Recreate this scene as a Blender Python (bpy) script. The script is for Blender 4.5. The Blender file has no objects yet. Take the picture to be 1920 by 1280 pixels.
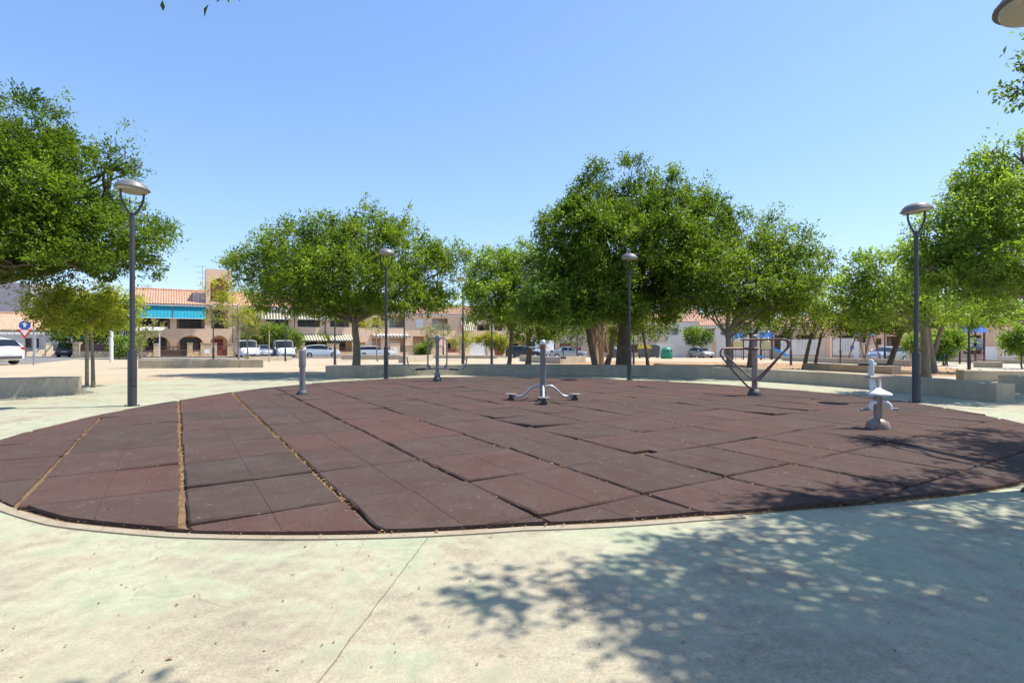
import bpy, math, random
import numpy as np
from mathutils import Vector, Matrix

random.seed(7)
RNG = np.random.default_rng(11)
R = math.radians
C = bpy.context.scene.collection
scene = bpy.context.scene

# ------------------------------------------------------------------ camera, sky, sun, exposure
F, CX, HY, CAM = 1001.0, 960.0, 638.0, 1.25
cam = bpy.data.cameras.new('camera')
cam.sensor_width = 36.0
cam.lens = 36.0 * F / 1920.0
cam.shift_y = -(640 - HY) / 1920.0
cam.clip_start, cam.clip_end = 0.05, 2000
cam_ob = bpy.data.objects.new('camera', cam)
cam_ob.location = (0, 0, CAM)
cam_ob.rotation_euler = (R(90), 0, 0)
C.objects.link(cam_ob)
scene.camera = cam_ob

SUN_EL, SUN_AZ = 62.0, 76.0            # azimuth measured from +Y towards +X
w = bpy.data.worlds.new('World'); scene.world = w; w.use_nodes = True
wn = w.node_tree.nodes; wl = w.node_tree.links
bg = wn['Background']
sky = wn.new('ShaderNodeTexSky'); sky.sky_type = 'NISHITA'; sky.sun_disc = False
sky.sun_elevation = R(SUN_EL); sky.sun_rotation = R(SUN_AZ)
sky.altitude = 0; sky.air_density = 1.0; sky.dust_density = 0.3; sky.ozone_density = 6.0
def vm(op, a, b):
    n = wn.new('ShaderNodeVectorMath'); n.operation = op
    for i, q in enumerate((a, b)):
        if isinstance(q, tuple): n.inputs[i].default_value = q
        else: wl.new(q, n.inputs[i])
    return n.outputs[0]
# the clear summer sky of the photograph: soft shoulder towards the horizon, a little bluer than the model
c_ = vm('MULTIPLY', sky.outputs[0], (0.125, 0.125, 0.125))
c_ = vm('DIVIDE', c_, vm('ADD', c_, (1.0, 1.0, 1.0)))
c_ = vm('MULTIPLY', c_, (2.0 * 8 * 0.82, 2.0 * 8 * 0.87, 2.0 * 8 * 1.03))
wl.new(c_, bg.inputs[0]); bg.inputs[1].default_value = 0.125

sl = bpy.data.lights.new('sun', 'SUN'); sl.energy = 5.0; sl.angle = R(0.55); sl.color = (1.0, 0.94, 0.84)
so = bpy.data.objects.new('sun', sl); C.objects.link(so)
sd = Vector((math.sin(R(SUN_AZ)) * math.cos(R(SUN_EL)), math.cos(R(SUN_AZ)) * math.cos(R(SUN_EL)), math.sin(R(SUN_EL))))
so.rotation_euler = sd.to_track_quat('Z', 'Y').to_euler(); so.location = (30, 10, 60)

vs = scene.view_settings
vs.view_transform = 'Standard'; vs.look = 'None'; vs.gamma = 1; vs.exposure = 0.57
scene.cycles.max_bounces = 6; scene.cycles.transparent_max_bounces = 4
scene.cycles.use_denoising = True

# ------------------------------------------------------------------ ground shape and pixel helpers
SLOPE, Y0, Y1 = 0.0193, 18.0, 95.0
def G(x, y):
    return -0.004 * max(-80, min(80, x)) - SLOPE * max(0.0, min(y, Y1) - Y0)
def hit(u, v):
    """ground point under a photo pixel"""
    y = 15.0
    k = (u - CX) / F
    for _ in range(60):
        y = 0.5 * y + 0.5 * (CAM - G(k * y, y)) * F / max(4.0, v - HY)
        y = min(y, 140)
    return k * y, y, G(k * y, y)
def X(u, y): return (u - CX) / F * y
def Z(v, y): return CAM - (v - HY) / F * y

# ------------------------------------------------------------------ materials
def new_mat(name):
    m = bpy.data.materials.new(name); m.use_nodes = True
    nt = m.node_tree
    return m, nt, nt.nodes['Principled BSDF']
def node(nt, t, **kw):
    n = nt.nodes.new(t)
    for k, v in kw.items():
        setattr(n, k, v)
    return n
def ramp(nt, fac, stops):
    r = node(nt, 'ShaderNodeValToRGB')
    e = r.color_ramp.elements
    while len(e) < len(stops): e.new(0.5)
    for i, (p, c) in enumerate(stops):
        e[i].position = p; e[i].color = (*c, 1) if len(c) == 3 else c
    nt.links.new(fac, r.inputs[0])
    return r.outputs[0]
def noise(nt, vec, scale, detail=4, rough=0.55):
    n = node(nt, 'ShaderNodeTexNoise'); n.inputs['Scale'].default_value = scale
    n.inputs['Detail'].default_value = detail; n.inputs['Roughness'].default_value = rough
    nt.links.new(vec, n.inputs['Vector']); return n.outputs['Fac']
def mix(nt, fac, a, b, mode='MIX'):
    m = node(nt, 'ShaderNodeMix'); m.data_type = 'RGBA'; m.blend_type = mode
    for s, v in ((m.inputs['Factor'], fac), (m.inputs['A'], a), (m.inputs['B'], b)):
        if isinstance(v, (int, float)): s.default_value = v
        elif isinstance(v, tuple): s.default_value = (*v, 1) if len(v) == 3 else v
        else: nt.links.new(v, s)
    return m.outputs['Result']
def math_n(nt, op, a, b=None, c=None):
    n = node(nt, 'ShaderNodeMath'); n.operation = op
    for i, v in enumerate((a, b, c)):
        if v is None: continue
        if isinstance(v, (int, float)): n.inputs[i].default_value = v
        else: nt.links.new(v, n.inputs[i])
    return n.outputs[0]
def geo_pos(nt): return node(nt, 'ShaderNodeNewGeometry').outputs['Position']
def obj_pos(nt): return node(nt, 'ShaderNodeTexCoord').outputs['Object']
def bump(nt, bs, h, strength=0.3, dist=0.02):
    b = node(nt, 'ShaderNodeBump'); b.inputs['Strength'].default_value = strength
    b.inputs['Distance'].default_value = dist
    nt.links.new(h, b.inputs['Height']); nt.links.new(b.outputs[0], bs.inputs['Normal'])
def mul(c, k): return tuple(min(1, x * k) for x in c)

def plain(name, col, rough=0.6, metal=0.0, var=0.12, scale=3.0, stain=None, stain_amt=0.35, bmp=0.15, fine=40.0, coat=0.0):
    """painted / plastered surface with mottling, fine grain and optional stain patches"""
    m, nt, bs = new_mat(name)
    p = geo_pos(nt)
    n1 = noise(nt, p, scale, 5); n2 = noise(nt, p, fine, 3)
    c = ramp(nt, n1, [(0.25, mul(col, 1 - var)), (0.75, mul(col, 1 + var))])
    c = mix(nt, 0.25, c, ramp(nt, n2, [(0.3, mul(col, 0.75)), (0.7, mul(col, 1.2))]))
    if stain:
        n3 = noise(nt, p, scale * 0.7, 7, 0.7)
        c = mix(nt, ramp(nt, n3, [(0.5, (0, 0, 0)), (0.7, (stain_amt,) * 3)]), c, stain)
    nt.links.new(c, bs.inputs['Base Color'])
    bs.inputs['Roughness'].default_value = rough; bs.inputs['Metallic'].default_value = metal
    bs.inputs['Coat Weight'].default_value = coat
    if bmp: bump(nt, bs, n2, bmp, 0.01)
    return m

def leaf_mat(name, dark, light, trans=0.35, rough=0.42):
    m, nt, bs = new_mat(name)
    a = node(nt, 'ShaderNodeAttribute'); a.attribute_name = 'tint'
    c = ramp(nt, a.outputs['Fac'], [(0.0, dark), (0.85, light), (1.0, mul(light, 1.35))])
    nt.links.new(c, bs.inputs['Base Color']); bs.inputs['Roughness'].default_value = rough
    bs.inputs['Specular IOR Level'].default_value = 0.25
    tr = node(nt, 'ShaderNodeBsdfTranslucent')
    nt.links.new(mix(nt, 1.0, c, (1.6, 1.5, 0.7), 'MULTIPLY'), tr.inputs['Color'])
    ms = node(nt, 'ShaderNodeMixShader'); ms.inputs[0].default_value = trans
    nt.links.new(bs.outputs[0], ms.inputs[1]); nt.links.new(tr.outputs[0], ms.inputs[2])
    nt.links.new(ms.outputs[0], nt.nodes['Material Output'].inputs['Surface'])
    return m

def stripe_mat(name, c1, c2, period, duty=0.5, axis=0):
    m, nt, bs = new_mat(name)
    sx = node(nt, 'ShaderNodeSeparateXYZ'); nt.links.new(obj_pos(nt), sx.inputs[0])
    f = math_n(nt, 'FRACT', math_n(nt, 'DIVIDE', sx.outputs[axis], period))
    g = math_n(nt, 'GREATER_THAN', f, duty)
    c = mix(nt, g, c1, c2)
    c = mix(nt, 1.0, c, ramp(nt, noise(nt, geo_pos(nt), 2.5), [(0.2, (0.8,) * 3), (0.8, (1.1,) * 3)]), 'MULTIPLY')
    nt.links.new(c, bs.inputs['Base Color']); bs.inputs['Roughness'].default_value = 0.85
    return m

# disc of rubber tiles
DC, DR = (0.33, 10.45), 7.25
_da = [-180, -166, -156, -147, -135, -121, -116, -109, -100, -92, -82, -74, -66, -54, -36, -19, 1, 13, 30, 61, 80, 101, 123, 139, 165, 180]
_dr = [-.39, -.12, .1, .33, .4, .39, .36, .19, -.1, -.36, -.50, -.52, -.41, -.15, .2, .43, .40, .33, -.10, -.42, -.13, .22, .18, 0, -.28, -.39]
def disc_r(a):
    """radius of the slightly irregular rubber disc in direction a (radians)"""
    return DR + np.interp((math.degrees(a) + 180) % 360 - 180, _da, _dr)
TH = R(32.2)
DA = (-math.sin(TH), math.cos(TH)); DB = (math.cos(TH), math.sin(TH))

def plaza_material():
    m, nt, bs = new_mat('green_painted_concrete')
    p = geo_pos(nt)
    big = noise(nt, p, 0.55, 6, 0.6); mid = noise(nt, p, 2.2, 8, 0.65); fin = noise(nt, p, 60, 4, 0.7); spk = noise(nt, p, 170, 2, 0.6)
    paint = ramp(nt, mid, [(0.3, (0.315, 0.345, 0.225)), (0.5, (0.38, 0.385, 0.26)), (0.7, (0.43, 0.42, 0.29))])
    bare = ramp(nt, fin, [(0.25, (0.22, 0.18, 0.125)), (0.5, (0.385, 0.33, 0.235)), (0.8, (0.465, 0.405, 0.295))])
    wear = math_n(nt, 'ADD', math_n(nt, 'MULTIPLY', big, 0.55), math_n(nt, 'MULTIPLY', mid, 0.45))
    # the coat is worn thinner along the foot path in front of the disc
    sx = node(nt, 'ShaderNodeSeparateXYZ'); nt.links.new(p, sx.inputs[0])
    path = node(nt, 'ShaderNodeMapRange'); path.inputs[1].default_value = 3.4; path.inputs[2].default_value = 1.6
    path.inputs[3].default_value = 0.0; path.inputs[4].default_value = 0.13
    nt.links.new(sx.outputs[1], path.inputs[0])
    wear = math_n(nt, 'ADD', wear, path.outputs[0])
    wm = ramp(nt, math_n(nt, 'ADD', wear, math_n(nt, 'MULTIPLY', math_n(nt, 'SUBTRACT', fin, 0.5), 0.40)), [(0.48, (0, 0, 0)), (0.56, (0.85,) * 3)])
    c = mix(nt, wm, paint, bare)
    dirt = noise(nt, p, 1.1, 9, 0.72)
    c = mix(nt, ramp(nt, dirt, [(0.50, (0, 0, 0)), (0.70, (0.6,) * 3)]), c, (0.17, 0.145, 0.105))
    c = mix(nt, ramp(nt, spk, [(0.62, (0, 0, 0)), (0.75, (0.5,) * 3)]), c, (0.15, 0.125, 0.09))
    # radial expansion joints, 25 degrees apart, with a wandering crack edge
    dx = math_n(nt, 'SUBTRACT', sx.outputs[0], DC[0]); dy = math_n(nt, 'SUBTRACT', DC[1], sx.outputs[1])
    ang = math_n(nt, 'ARCTAN2', dx, dy)
    wob = math_n(nt, 'MULTIPLY', math_n(nt, 'SUBTRACT', noise(nt, p, 7.0, 8, 0.75), 0.5), 0.0045)
    a2 = math_n(nt, 'ADD', math_n(nt, 'ADD', ang, wob), R(6.9) + R(26.3) * 20 + R(13.15))
    fr = math_n(nt, 'ABSOLUTE', math_n(nt, 'SUBTRACT', math_n(nt, 'MODULO', a2, R(26.3)), R(13.15)))
    line = math_n(nt, 'LESS_THAN', fr, 0.00045)
    c = mix(nt, math_n(nt, 'MULTIPLY', line, 0.7), c, (0.14, 0.09, 0.05))
    vo = node(nt, 'ShaderNodeTexVoronoi'); vo.feature = 'DISTANCE_TO_EDGE'; vo.inputs['Scale'].default_value = 0.42
    dv = node(nt, 'ShaderNodeVectorMath'); dv.operation = 'ADD'
    sc_ = node(nt, 'ShaderNodeTexNoise'); sc_.inputs['Scale'].default_value = 1.6; sc_.inputs['Detail'].default_value = 8; nt.links.new(p, sc_.inputs['Vector'])
    nt.links.new(p, dv.inputs[0]); nt.links.new(sc_.outputs['Color'], dv.inputs[1]); nt.links.new(dv.outputs[0], vo.inputs['Vector'])
    crack = math_n(nt, 'MULTIPLY', math_n(nt, 'LESS_THAN', vo.outputs['Distance'], 0.0022), ramp(nt, noise(nt, p, 0.8, 3), [(0.45, (0, 0, 0)), (0.6, (0.6,) * 3)]))
    c = mix(nt, crack, c, (0.11, 0.085, 0.06))
    drop = noise(nt, p, 7.5, 4, 0.6)
    c = mix(nt, ramp(nt, drop, [(0.69, (0, 0, 0)), (0.715, (0.55,) * 3)]), c, (0.12, 0.10, 0.075))
    grit = noise(nt, p, 320, 2, 0.5)
    c = mix(nt, 1.0, c, ramp(nt, grit, [(0.3, (0.72,) * 3), (0.7, (1.22,) * 3)]), 'MULTIPLY')
    scuff = noise(nt, p, 9, 9, 0.75)
    c = mix(nt, 1.0, c, ramp(nt, scuff, [(0.3, (0.80,) * 3), (0.62, (1.08,) * 3)]), 'MULTIPLY')
    nt.links.new(c, bs.inputs['Base Color']); bs.inputs['Roughness'].default_value = 0.82
    hh = math_n(nt, 'SUBTRACT', math_n(nt, 'ADD', math_n(nt, 'MULTIPLY', fin, 0.6), math_n(nt, 'MULTIPLY', spk, 0.4)), line)
    bump(nt, bs, hh, 0.35, 0.006)
    return m

def rubber_material():
    m, nt, bs = new_mat('rubber_granulate')
    p = geo_pos(nt)
    a = node(nt, 'ShaderNodeAttribute'); a.attribute_name = 'tint'
    c = ramp(nt, a.outputs['Fac'], [(0.0, (0.058, 0.043, 0.037)), (0.5, (0.074, 0.046, 0.039)), (1.0, (0.089, 0.047, 0.039))])
    fin = noise(nt, p, 130, 3, 0.7)
    c = mix(nt, 1.0, c, ramp(nt, fin, [(0.25, (0.35,) * 3), (0.5, (1.0,) * 3), (0.75, (2.0,) * 3)]), 'MULTIPLY')
    patch = noise(nt, p, 1.6, 7, 0.65)
    c = mix(nt, ramp(nt, patch, [(0.38, (0, 0, 0)), (0.75, (0.55,) * 3)]), c, (0.098, 0.077, 0.069))
    lit = noise(nt, p, 22, 2, 0.5)
    c = mix(nt, ramp(nt, lit, [(0.68, (0, 0, 0)), (0.75, (0.6,) * 3)]), c, (0.28, 0.20, 0.15))
    dust = noise(nt, p, 5.5, 8, 0.75)
    c = mix(nt, ramp(nt, dust, [(0.50, (0, 0, 0)), (0.72, (0.45,) * 3)]), c, (0.125, 0.092, 0.076))
    nt.links.new(c, bs.inputs['Base Color']); bs.inputs['Roughness'].default_value = 0.88
    bs.inputs['Specular IOR Level'].default_value = 0.12
    bump(nt, bs, fin, 0.6, 0.006)
    return m

def soil_material(name, a, b, c3, scale=0.5):
    m, nt, bs = new_mat(name)
    p = geo_pos(nt)
    n1 = noise(nt, p, scale, 8, 0.65); n2 = noise(nt, p, 14, 6, 0.7); n3 = noise(nt, p, 90, 2)
    c = ramp(nt, n1, [(0.3, a), (0.55, b), (0.75, c3)])
    c = mix(nt, 1.0, c, ramp(nt, n2, [(0.25, (0.7,) * 3), (0.7, (1.15,) * 3)]), 'MULTIPLY')
    c = mix(nt, 1.0, c, ramp(nt, n3, [(0.3, (0.8,) * 3), (0.7, (1.15,) * 3)]), 'MULTIPLY')
    nt.links.new(c, bs.inputs['Base Color']); bs.inputs['Roughness'].default_value = 0.95
    bump(nt, bs, n2, 0.6, 0.05)
    return m

def concrete_material():
    m, nt, bs = new_mat('cast_concrete')
    p = geo_pos(nt)
    n1 = noise(nt, p, 1.7, 7, 0.65); n2 = noise(nt, p, 45, 4, 0.6)
    mp = node(nt, 'ShaderNodeMapping'); mp.inputs['Scale'].default_value = (6, 6, 0.5); nt.links.new(p, mp.inputs[0])
    drip = noise(nt, mp.outputs[0], 1.0, 6, 0.7)
    c = ramp(nt, n1, [(0.25, (0.34, 0.29, 0.20)), (0.5, (0.44, 0.375, 0.27)), (0.75, (0.51, 0.44, 0.325))])
    c = mix(nt, ramp(nt, drip, [(0.5, (0, 0, 0)), (0.72, (0.5,) * 3)]), c, (0.27, 0.245, 0.19))
    c = mix(nt, 1.0, c, ramp(nt, n2, [(0.3, (0.82,) * 3), (0.7, (1.1,) * 3)]), 'MULTIPLY')
    nt.links.new(c, bs.inputs['Base Color']); bs.inputs['Roughness'].default_value = 0.85
    bump(nt, bs, n2, 0.35, 0.01)
    return m

def roof_material():
    m, nt, bs = new_mat('terracotta_tiles')
    p = geo_pos(nt)
    n1 = noise(nt, p, 3.2, 5, 0.7); n2 = noise(nt, p, 11, 3)
    c = ramp(nt, n1, [(0.2, (0.38, 0.19, 0.12)), (0.5, (0.53, 0.315, 0.215)), (0.8, (0.68, 0.51, 0.40))])
    c = mix(nt, 1.0, c, ramp(nt, n2, [(0.3, (0.72,) * 3), (0.7, (1.15,) * 3)]), 'MULTIPLY')
    nt.links.new(c, bs.inputs['Base Color']); bs.inputs['Roughness'].default_value = 0.85
    return m

def stone_material():
    m, nt, bs = new_mat('ochre_stone_cladding')
    v = node(nt, 'ShaderNodeTexVoronoi'); v.inputs['Scale'].default_value = 4.5
    nt.links.new(geo_pos(nt), v.inputs['Vector'])
    c = mix(nt, 0.7, (0.52, 0.36, 0.2), ramp(nt, v.outputs['Color'], [(0.1, (0.42, 0.28, 0.15)), (0.6, (0.62, 0.46, 0.28)), (0.9, (0.72, 0.58, 0.42))]))
    nt.links.new(c, bs.inputs['Base Color']); bs.inputs['Roughness'].default_value = 0.9
    return m

M = dict(
    plaza=plaza_material(), rubber=rubber_material(), concrete=concrete_material(), roof=roof_material(), stone=stone_material(),
    sand=soil_material('pale_sand', (0.39, 0.31, 0.20), (0.47, 0.38, 0.255), (0.54, 0.45, 0.315)),
    dirt=soil_material('orange_earth', (0.31, 0.185, 0.09), (0.41, 0.255, 0.13), (0.50, 0.34, 0.195), 0.8),
    seam=soil_material('seam_litter', (0.10, 0.058, 0.028), (0.21, 0.125, 0.06), (0.36, 0.245, 0.14), 26.0),
    paving=soil_material('beige_paving', (0.42, 0.365, 0.28), (0.49, 0.43, 0.335), (0.56, 0.495, 0.395), 0.7),
    asphalt=soil_material('weathered_asphalt', (0.16, 0.155, 0.145), (0.20, 0.19, 0.18), (0.25, 0.24, 0.22), 0.4),
    kerb=plain('pale_kerb', (0.33, 0.28, 0.20), 0.85, stain=(0.25, 0.17, 0.09), stain_amt=0.8),
    steel=plain('weathered_grey_paint', (0.20, 0.20, 0.22), 0.42, 0.25, 0.1, 8, stain=(0.16, 0.07, 0.03), stain_amt=0.5),
    steel_tan=plain('faded_taupe_paint', (0.27, 0.225, 0.205), 0.45, 0.2, 0.12, 9, stain=(0.20, 0.08, 0.035), stain_amt=0.7),
    rail=plain('maroon_brown_tube', (0.15, 0.085, 0.075), 0.35, 0.35, 0.2, 9, stain=(0.22, 0.17, 0.15), stain_amt=0.5),
    rust=plain('rust', (0.27, 0.11, 0.045), 0.9, 0, 0.3, 20),
    silver=plain('bare_steel', (0.50, 0.50, 0.52), 0.33, 0.55, 0.1, 6),
    whitemet=plain('white_enamel', (0.70, 0.71, 0.73), 0.35, 0.0, 0.06, 8, stain=(0.35, 0.3, 0.25), stain_amt=0.3, coat=0.2),
    blackrub=plain('black_rubber', (0.03, 0.03, 0.032), 0.7, 0, 0.2, 12),
    lamp=plain('lamp_grey_paint', (0.052, 0.054, 0.060), 0.5, 0.15, 0.08, 5),
    lamp_dark=plain('lamp_shaded_tone', (0.055, 0.062, 0.075), 0.5, 0.15, 0.08, 5),  # second tone of the lamp paint; shade on the crooked lamp put into colour
    lamp_top=plain('lamp_hood', (0.17, 0.17, 0.168), 0.5, 0.1, 0.1, 6),
    lampglass=plain('frosted_glass', (0.42, 0.39, 0.30), 0.25, 0, 0.08, 9),
    wall_peach=plain('peach_render', (0.76, 0.52, 0.35), 0.9, 0, 0.06, 0.7, stain=(0.40, 0.26, 0.18), stain_amt=0.4),
    wall_pink=plain('salmon_render', (0.77, 0.54, 0.375), 0.9, 0, 0.06, 0.7, stain=(0.42, 0.27, 0.2), stain_amt=0.4),
    wall_cream=plain('cream_render', (0.70, 0.57, 0.43), 0.9, 0, 0.06, 0.7, stain=(0.48, 0.38, 0.28), stain_amt=0.4),
    wall_tan=plain('tan_render', (0.55, 0.39, 0.28), 0.9, 0, 0.08, 0.7),
    wall_white=plain('white_render', (0.74, 0.71, 0.66), 0.9, 0, 0.05, 0.8, stain=(0.52, 0.48, 0.42), stain_amt=0.4),
    wall_grey=plain('grey_gable_render', (0.40, 0.38, 0.40), 0.9, 0, 0.08, 0.4, stain=(0.30, 0.28, 0.29), stain_amt=0.5),
    white=plain('white_paint', (0.76, 0.75, 0.73), 0.6, 0, 0.05, 2),
    brown=plain('brown_metal', (0.085, 0.042, 0.03), 0.6, 0, 0.15, 4),
    red=plain('oxblood_door', (0.22, 0.055, 0.04), 0.6, 0, 0.12, 4),
    dark=plain('black_iron', (0.03, 0.028, 0.026), 0.6, 0, 0.1, 4),
    shade=plain('interior_dark', (0.06, 0.045, 0.036), 0.9, 0, 0.2, 2),
    teal=stripe_mat('teal_canvas', (0.012, 0.32, 0.42), (0.008, 0.25, 0.35), 0.34, 0.55),
    stripe=stripe_mat('cream_and_green_stripes', (0.66, 0.60, 0.44), (0.115, 0.11, 0.06), 0.36, 0.5),
    stripe2=stripe_mat('white_and_grey_stripes', (0.72, 0.66, 0.55), (0.22, 0.17, 0.14), 0.5, 0.5),
    bark=plain('bark', (0.155, 0.115, 0.082), 0.95, 0, 0.3, 3.5, stain=(0.07, 0.05, 0.038), stain_amt=0.7, bmp=0.6, fine=26),
    bark_pale=plain('pale_bark', (0.25, 0.20, 0.155), 0.95, 0, 0.25, 4, stain=(0.12, 0.09, 0.065), stain_amt=0.6, bmp=0.6, fine=26),
    palm=plain('palm_thatch', (0.33, 0.25, 0.17), 0.95, 0, 0.3, 9, bmp=0.6),
    wood=plain('weathered_stake', (0.36, 0.30, 0.21), 0.9, 0, 0.2, 5),
    ficus=leaf_mat('ficus_leaves', (0.034, 0.076, 0.009), (0.150, 0.240, 0.026), 0.45),
    ficus2=leaf_mat('ficus_leaves_olive', (0.046, 0.092, 0.012), (0.190, 0.285, 0.034), 0.45),
    lightleaf=leaf_mat('pale_green_leaves', (0.072, 0.140, 0.022), (0.235, 0.350, 0.060), 0.52),
    yellowleaf=leaf_mat('yellow_green_leaves', (0.11, 0.155, 0.016), (0.36, 0.37, 0.05), 0.5),
    silkleaf=leaf_mat('silk_tree_leaves', (0.12, 0.19, 0.02), (0.36, 0.40, 0.055), 0.5),
    oliveleaf=leaf_mat('olive_grey_leaves', (0.10, 0.12, 0.055), (0.27, 0.28, 0.13), 0.4),
    dryleaf=leaf_mat('dry_leaves', (0.14, 0.07, 0.03), (0.46, 0.30, 0.14), 0.2, 0.8),
    carwhite=plain('white_car_paint', (0.74, 0.75, 0.77), 0.3, 0, 0.02, 2, bmp=0, coat=0.6),
    carsilver=plain('silver_car_paint', (0.36, 0.38, 0.41), 0.32, 0.5, 0.03, 2, bmp=0, coat=0.6),
    cardark=plain('dark_car_paint', (0.022, 0.026, 0.04), 0.28, 0.2, 0.03, 2, bmp=0, coat=0.6),
    glass=plain('dark_glass', (0.012, 0.015, 0.018), 0.12, 0, 0.1, 1, bmp=0),
    tyre=plain('tyre', (0.022, 0.022, 0.022), 0.85, 0, 0.1, 8),
    rim=plain('alloy_rim', (0.45, 0.45, 0.46), 0.35, 0.6, 0.1, 6),
    tail=plain('tail_light', (0.45, 0.02, 0.02), 0.2, 0, 0.1, 8, bmp=0),
    headl=plain('head_light', (0.6, 0.62, 0.64), 0.12, 0, 0.08, 8, bmp=0),
    plastic=plain('grey_plastic', (0.06, 0.06, 0.063), 0.6, 0, 0.1, 6),
    signred=plain('sign_red', (0.55, 0.03, 0.03), 0.5, 0, 0.05, 4),
    signblue=plain('sign_blue', (0.02, 0.11, 0.45), 0.5, 0, 0.05, 4),
    galv=plain('galvanised_post', (0.33, 0.34, 0.35), 0.45, 0.5, 0.1, 6),
    binegreen=plain('bottle_bank_green', (0.02, 0.24, 0.14), 0.5, 0, 0.1, 3),
    bingrey=plain('bin_grey', (0.10, 0.105, 0.11), 0.6, 0, 0.12, 3),
    yellow=plain('bin_yellow', (0.65, 0.50, 0.06), 0.5, 0, 0.08, 3),
    playblue=plain('play_blue', (0.015, 0.11, 0.45), 0.85, 0, 0.08, 3),
    slideblue=plain('slide_blue', (0.05, 0.30, 0.68), 0.35, 0, 0.08, 3),
    playyellow=plain('play_yellow', (0.58, 0.47, 0.22), 0.55, 0, 0.08, 3),
    tealbox=plain('pale_teal_cabinet', (0.42, 0.58, 0.55), 0.6, 0, 0.08, 3),
)

# ------------------------------------------------------------------ mesh building helpers
class MB:
    def __init__(self): self.v = []; self.f = []
    def add(self, vs, fs):
        o = len(self.v); self.v += [tuple(p) for p in vs]; self.f += [tuple(i + o for i in f) for f in fs]; return self
    def box(self, x0, x1, y0, y1, z0, z1):
        v = [(x0, y0, z0), (x1, y0, z0), (x1, y1, z0), (x0, y1, z0), (x0, y0, z1), (x1, y0, z1), (x1, y1, z1), (x0, y1, z1)]
        return self.add(v, [(3, 2, 1, 0), (4, 5, 6, 7), (0, 1, 5, 4), (1, 2, 6, 5), (2, 3, 7, 6), (3, 0, 4, 7)])
    def bbox(self, x0, x1, y0, y1, z0, z1, b=0.02):
        """box with chamfered top and vertical edges"""
        def ring(ix, z, c):
            a0, a1, b0, b1 = x0 + ix, x1 - ix, y0 + ix, y1 - ix
            return [(a0 + c, b0, z), (a1 - c, b0, z), (a1, b0 + c, z), (a1, b1 - c, z), (a1 - c, b1, z), (a0 + c, b1, z), (a0, b1 - c, z), (a0, b0 + c, z)]
        v = ring(0, z0, b) + ring(0, z1 - b, b) + ring(b, z1, b * 0.6)
        f = [tuple(range(7, -1, -1)), tuple(range(16, 24))]
        for k in (0, 8):
            for i in range(8): f.append((k + i, k + (i + 1) % 8, k + 8 + (i + 1) % 8, k + 8 + i))
        return self.add(v, f)
    def tube(self, pts, r, n=8, cap=True):
        pts = [Vector(p) for p in pts]
        m = len(pts)
        rs = r if isinstance(r, (list, tuple)) else [r] * m
        t0 = (pts[1] - pts[0]).normalized()
        ref = Vector((0, 0, 1)) if abs(t0.z) < 0.9 else Vector((1, 0, 0))
        u = t0.cross(ref).normalized()
        v = []
        for i in range(m):
            t = (pts[min(i + 1, m - 1)] - pts[max(i - 1, 0)]).normalized()
            u = (u - t * u.dot(t)).normalized(); b = t.cross(u)
            for k in range(n):
                a = 2 * math.pi * k / n
                v.append(pts[i] + (u * math.cos(a) + b * math.sin(a)) * rs[i])
        f = []
        for i in range(m - 1):
            for k in range(n):
                f.append((i * n + k, i * n + (k + 1) % n, (i + 1) * n + (k + 1) % n, (i + 1) * n + k))
        if cap: f += [tuple(range(n - 1, -1, -1)), tuple(range((m - 1) * n, m * n))]
        return self.add(v, f)
    def lathe(self, prof, c=(0, 0, 0), n=20, axis='z', ang=0):
        v = []; f = []
        for r, z in prof:
            for k in range(n):
                a = 2 * math.pi * k / n + ang
                if axis == 'z': v.append((c[0] + r * math.cos(a), c[1] + r * math.sin(a), c[2] + z))
                elif axis == 'y': v.append((c[0] + r * math.cos(a), c[1] + z, c[2] + r * math.sin(a)))
                else: v.append((c[0] + z, c[1] + r * math.cos(a), c[2] + r * math.sin(a)))
        m = len(prof)
        for i in range(m - 1):
            for k in range(n):
                q = (i * n + k, i * n + (k + 1) % n, (i + 1) * n + (k + 1) % n, (i + 1) * n + k)
                f.append(q if axis != 'y' else q[::-1])
        f += [tuple(range(n - 1, -1, -1)), tuple(range((m - 1) * n, m * n))]
        return self.add(v, f)
    def prism(self, poly, y0, y1):
        """polygon in the x-z plane, extruded from y0 to y1"""
        n = len(poly)
        v = [(x, y0, z) for x, z in poly] + [(x, y1, z) for x, z in poly]
        f = [tuple(range(n)), tuple(range(2 * n - 1, n - 1, -1))]
        f += [(i, i + n, (i + 1) % n + n, (i + 1) % n) for i in range(n)]
        return self.add(v, f)
    def slab(self, q, t):
        """four points extruded along their normal by t"""
        a, b, c, d = [Vector(p) for p in q]
        n = (b - a).cross(d - a).normalized() * t
        v = [a, b, c, d, a + n, b + n, c + n, d + n]
        return self.add(v, [(3, 2, 1, 0), (4, 5, 6, 7), (0, 1, 5, 4), (1, 2, 6, 5), (2, 3, 7, 6), (3, 0, 4, 7)])
    def prune(self):
        used = sorted(set(i for f in self.f for i in f)); m = {k: i for i, k in enumerate(used)}
        self.v = [self.v[i] for i in used]; self.f = [tuple(m[i] for i in f) for f in self.f]; return self
    def xform(self, mat, start=0):
        for i in range(start, len(self.v)): self.v[i] = tuple(mat @ Vector(self.v[i]))
        return self
    def build(self, name, m, parent=None, smooth=True, ang=38):
        me = bpy.data.meshes.new(name); me.from_pydata(self.v, [], self.f); me.update()
        if smooth:
            me.shade_smooth(); me.set_sharp_from_angle(angle=R(ang))
        me.materials.append(m if not isinstance(m, str) else M[m])
        o = bpy.data.objects.new(name, me); C.objects.link(o)
        if parent: o.parent = parent
        return o

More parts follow.
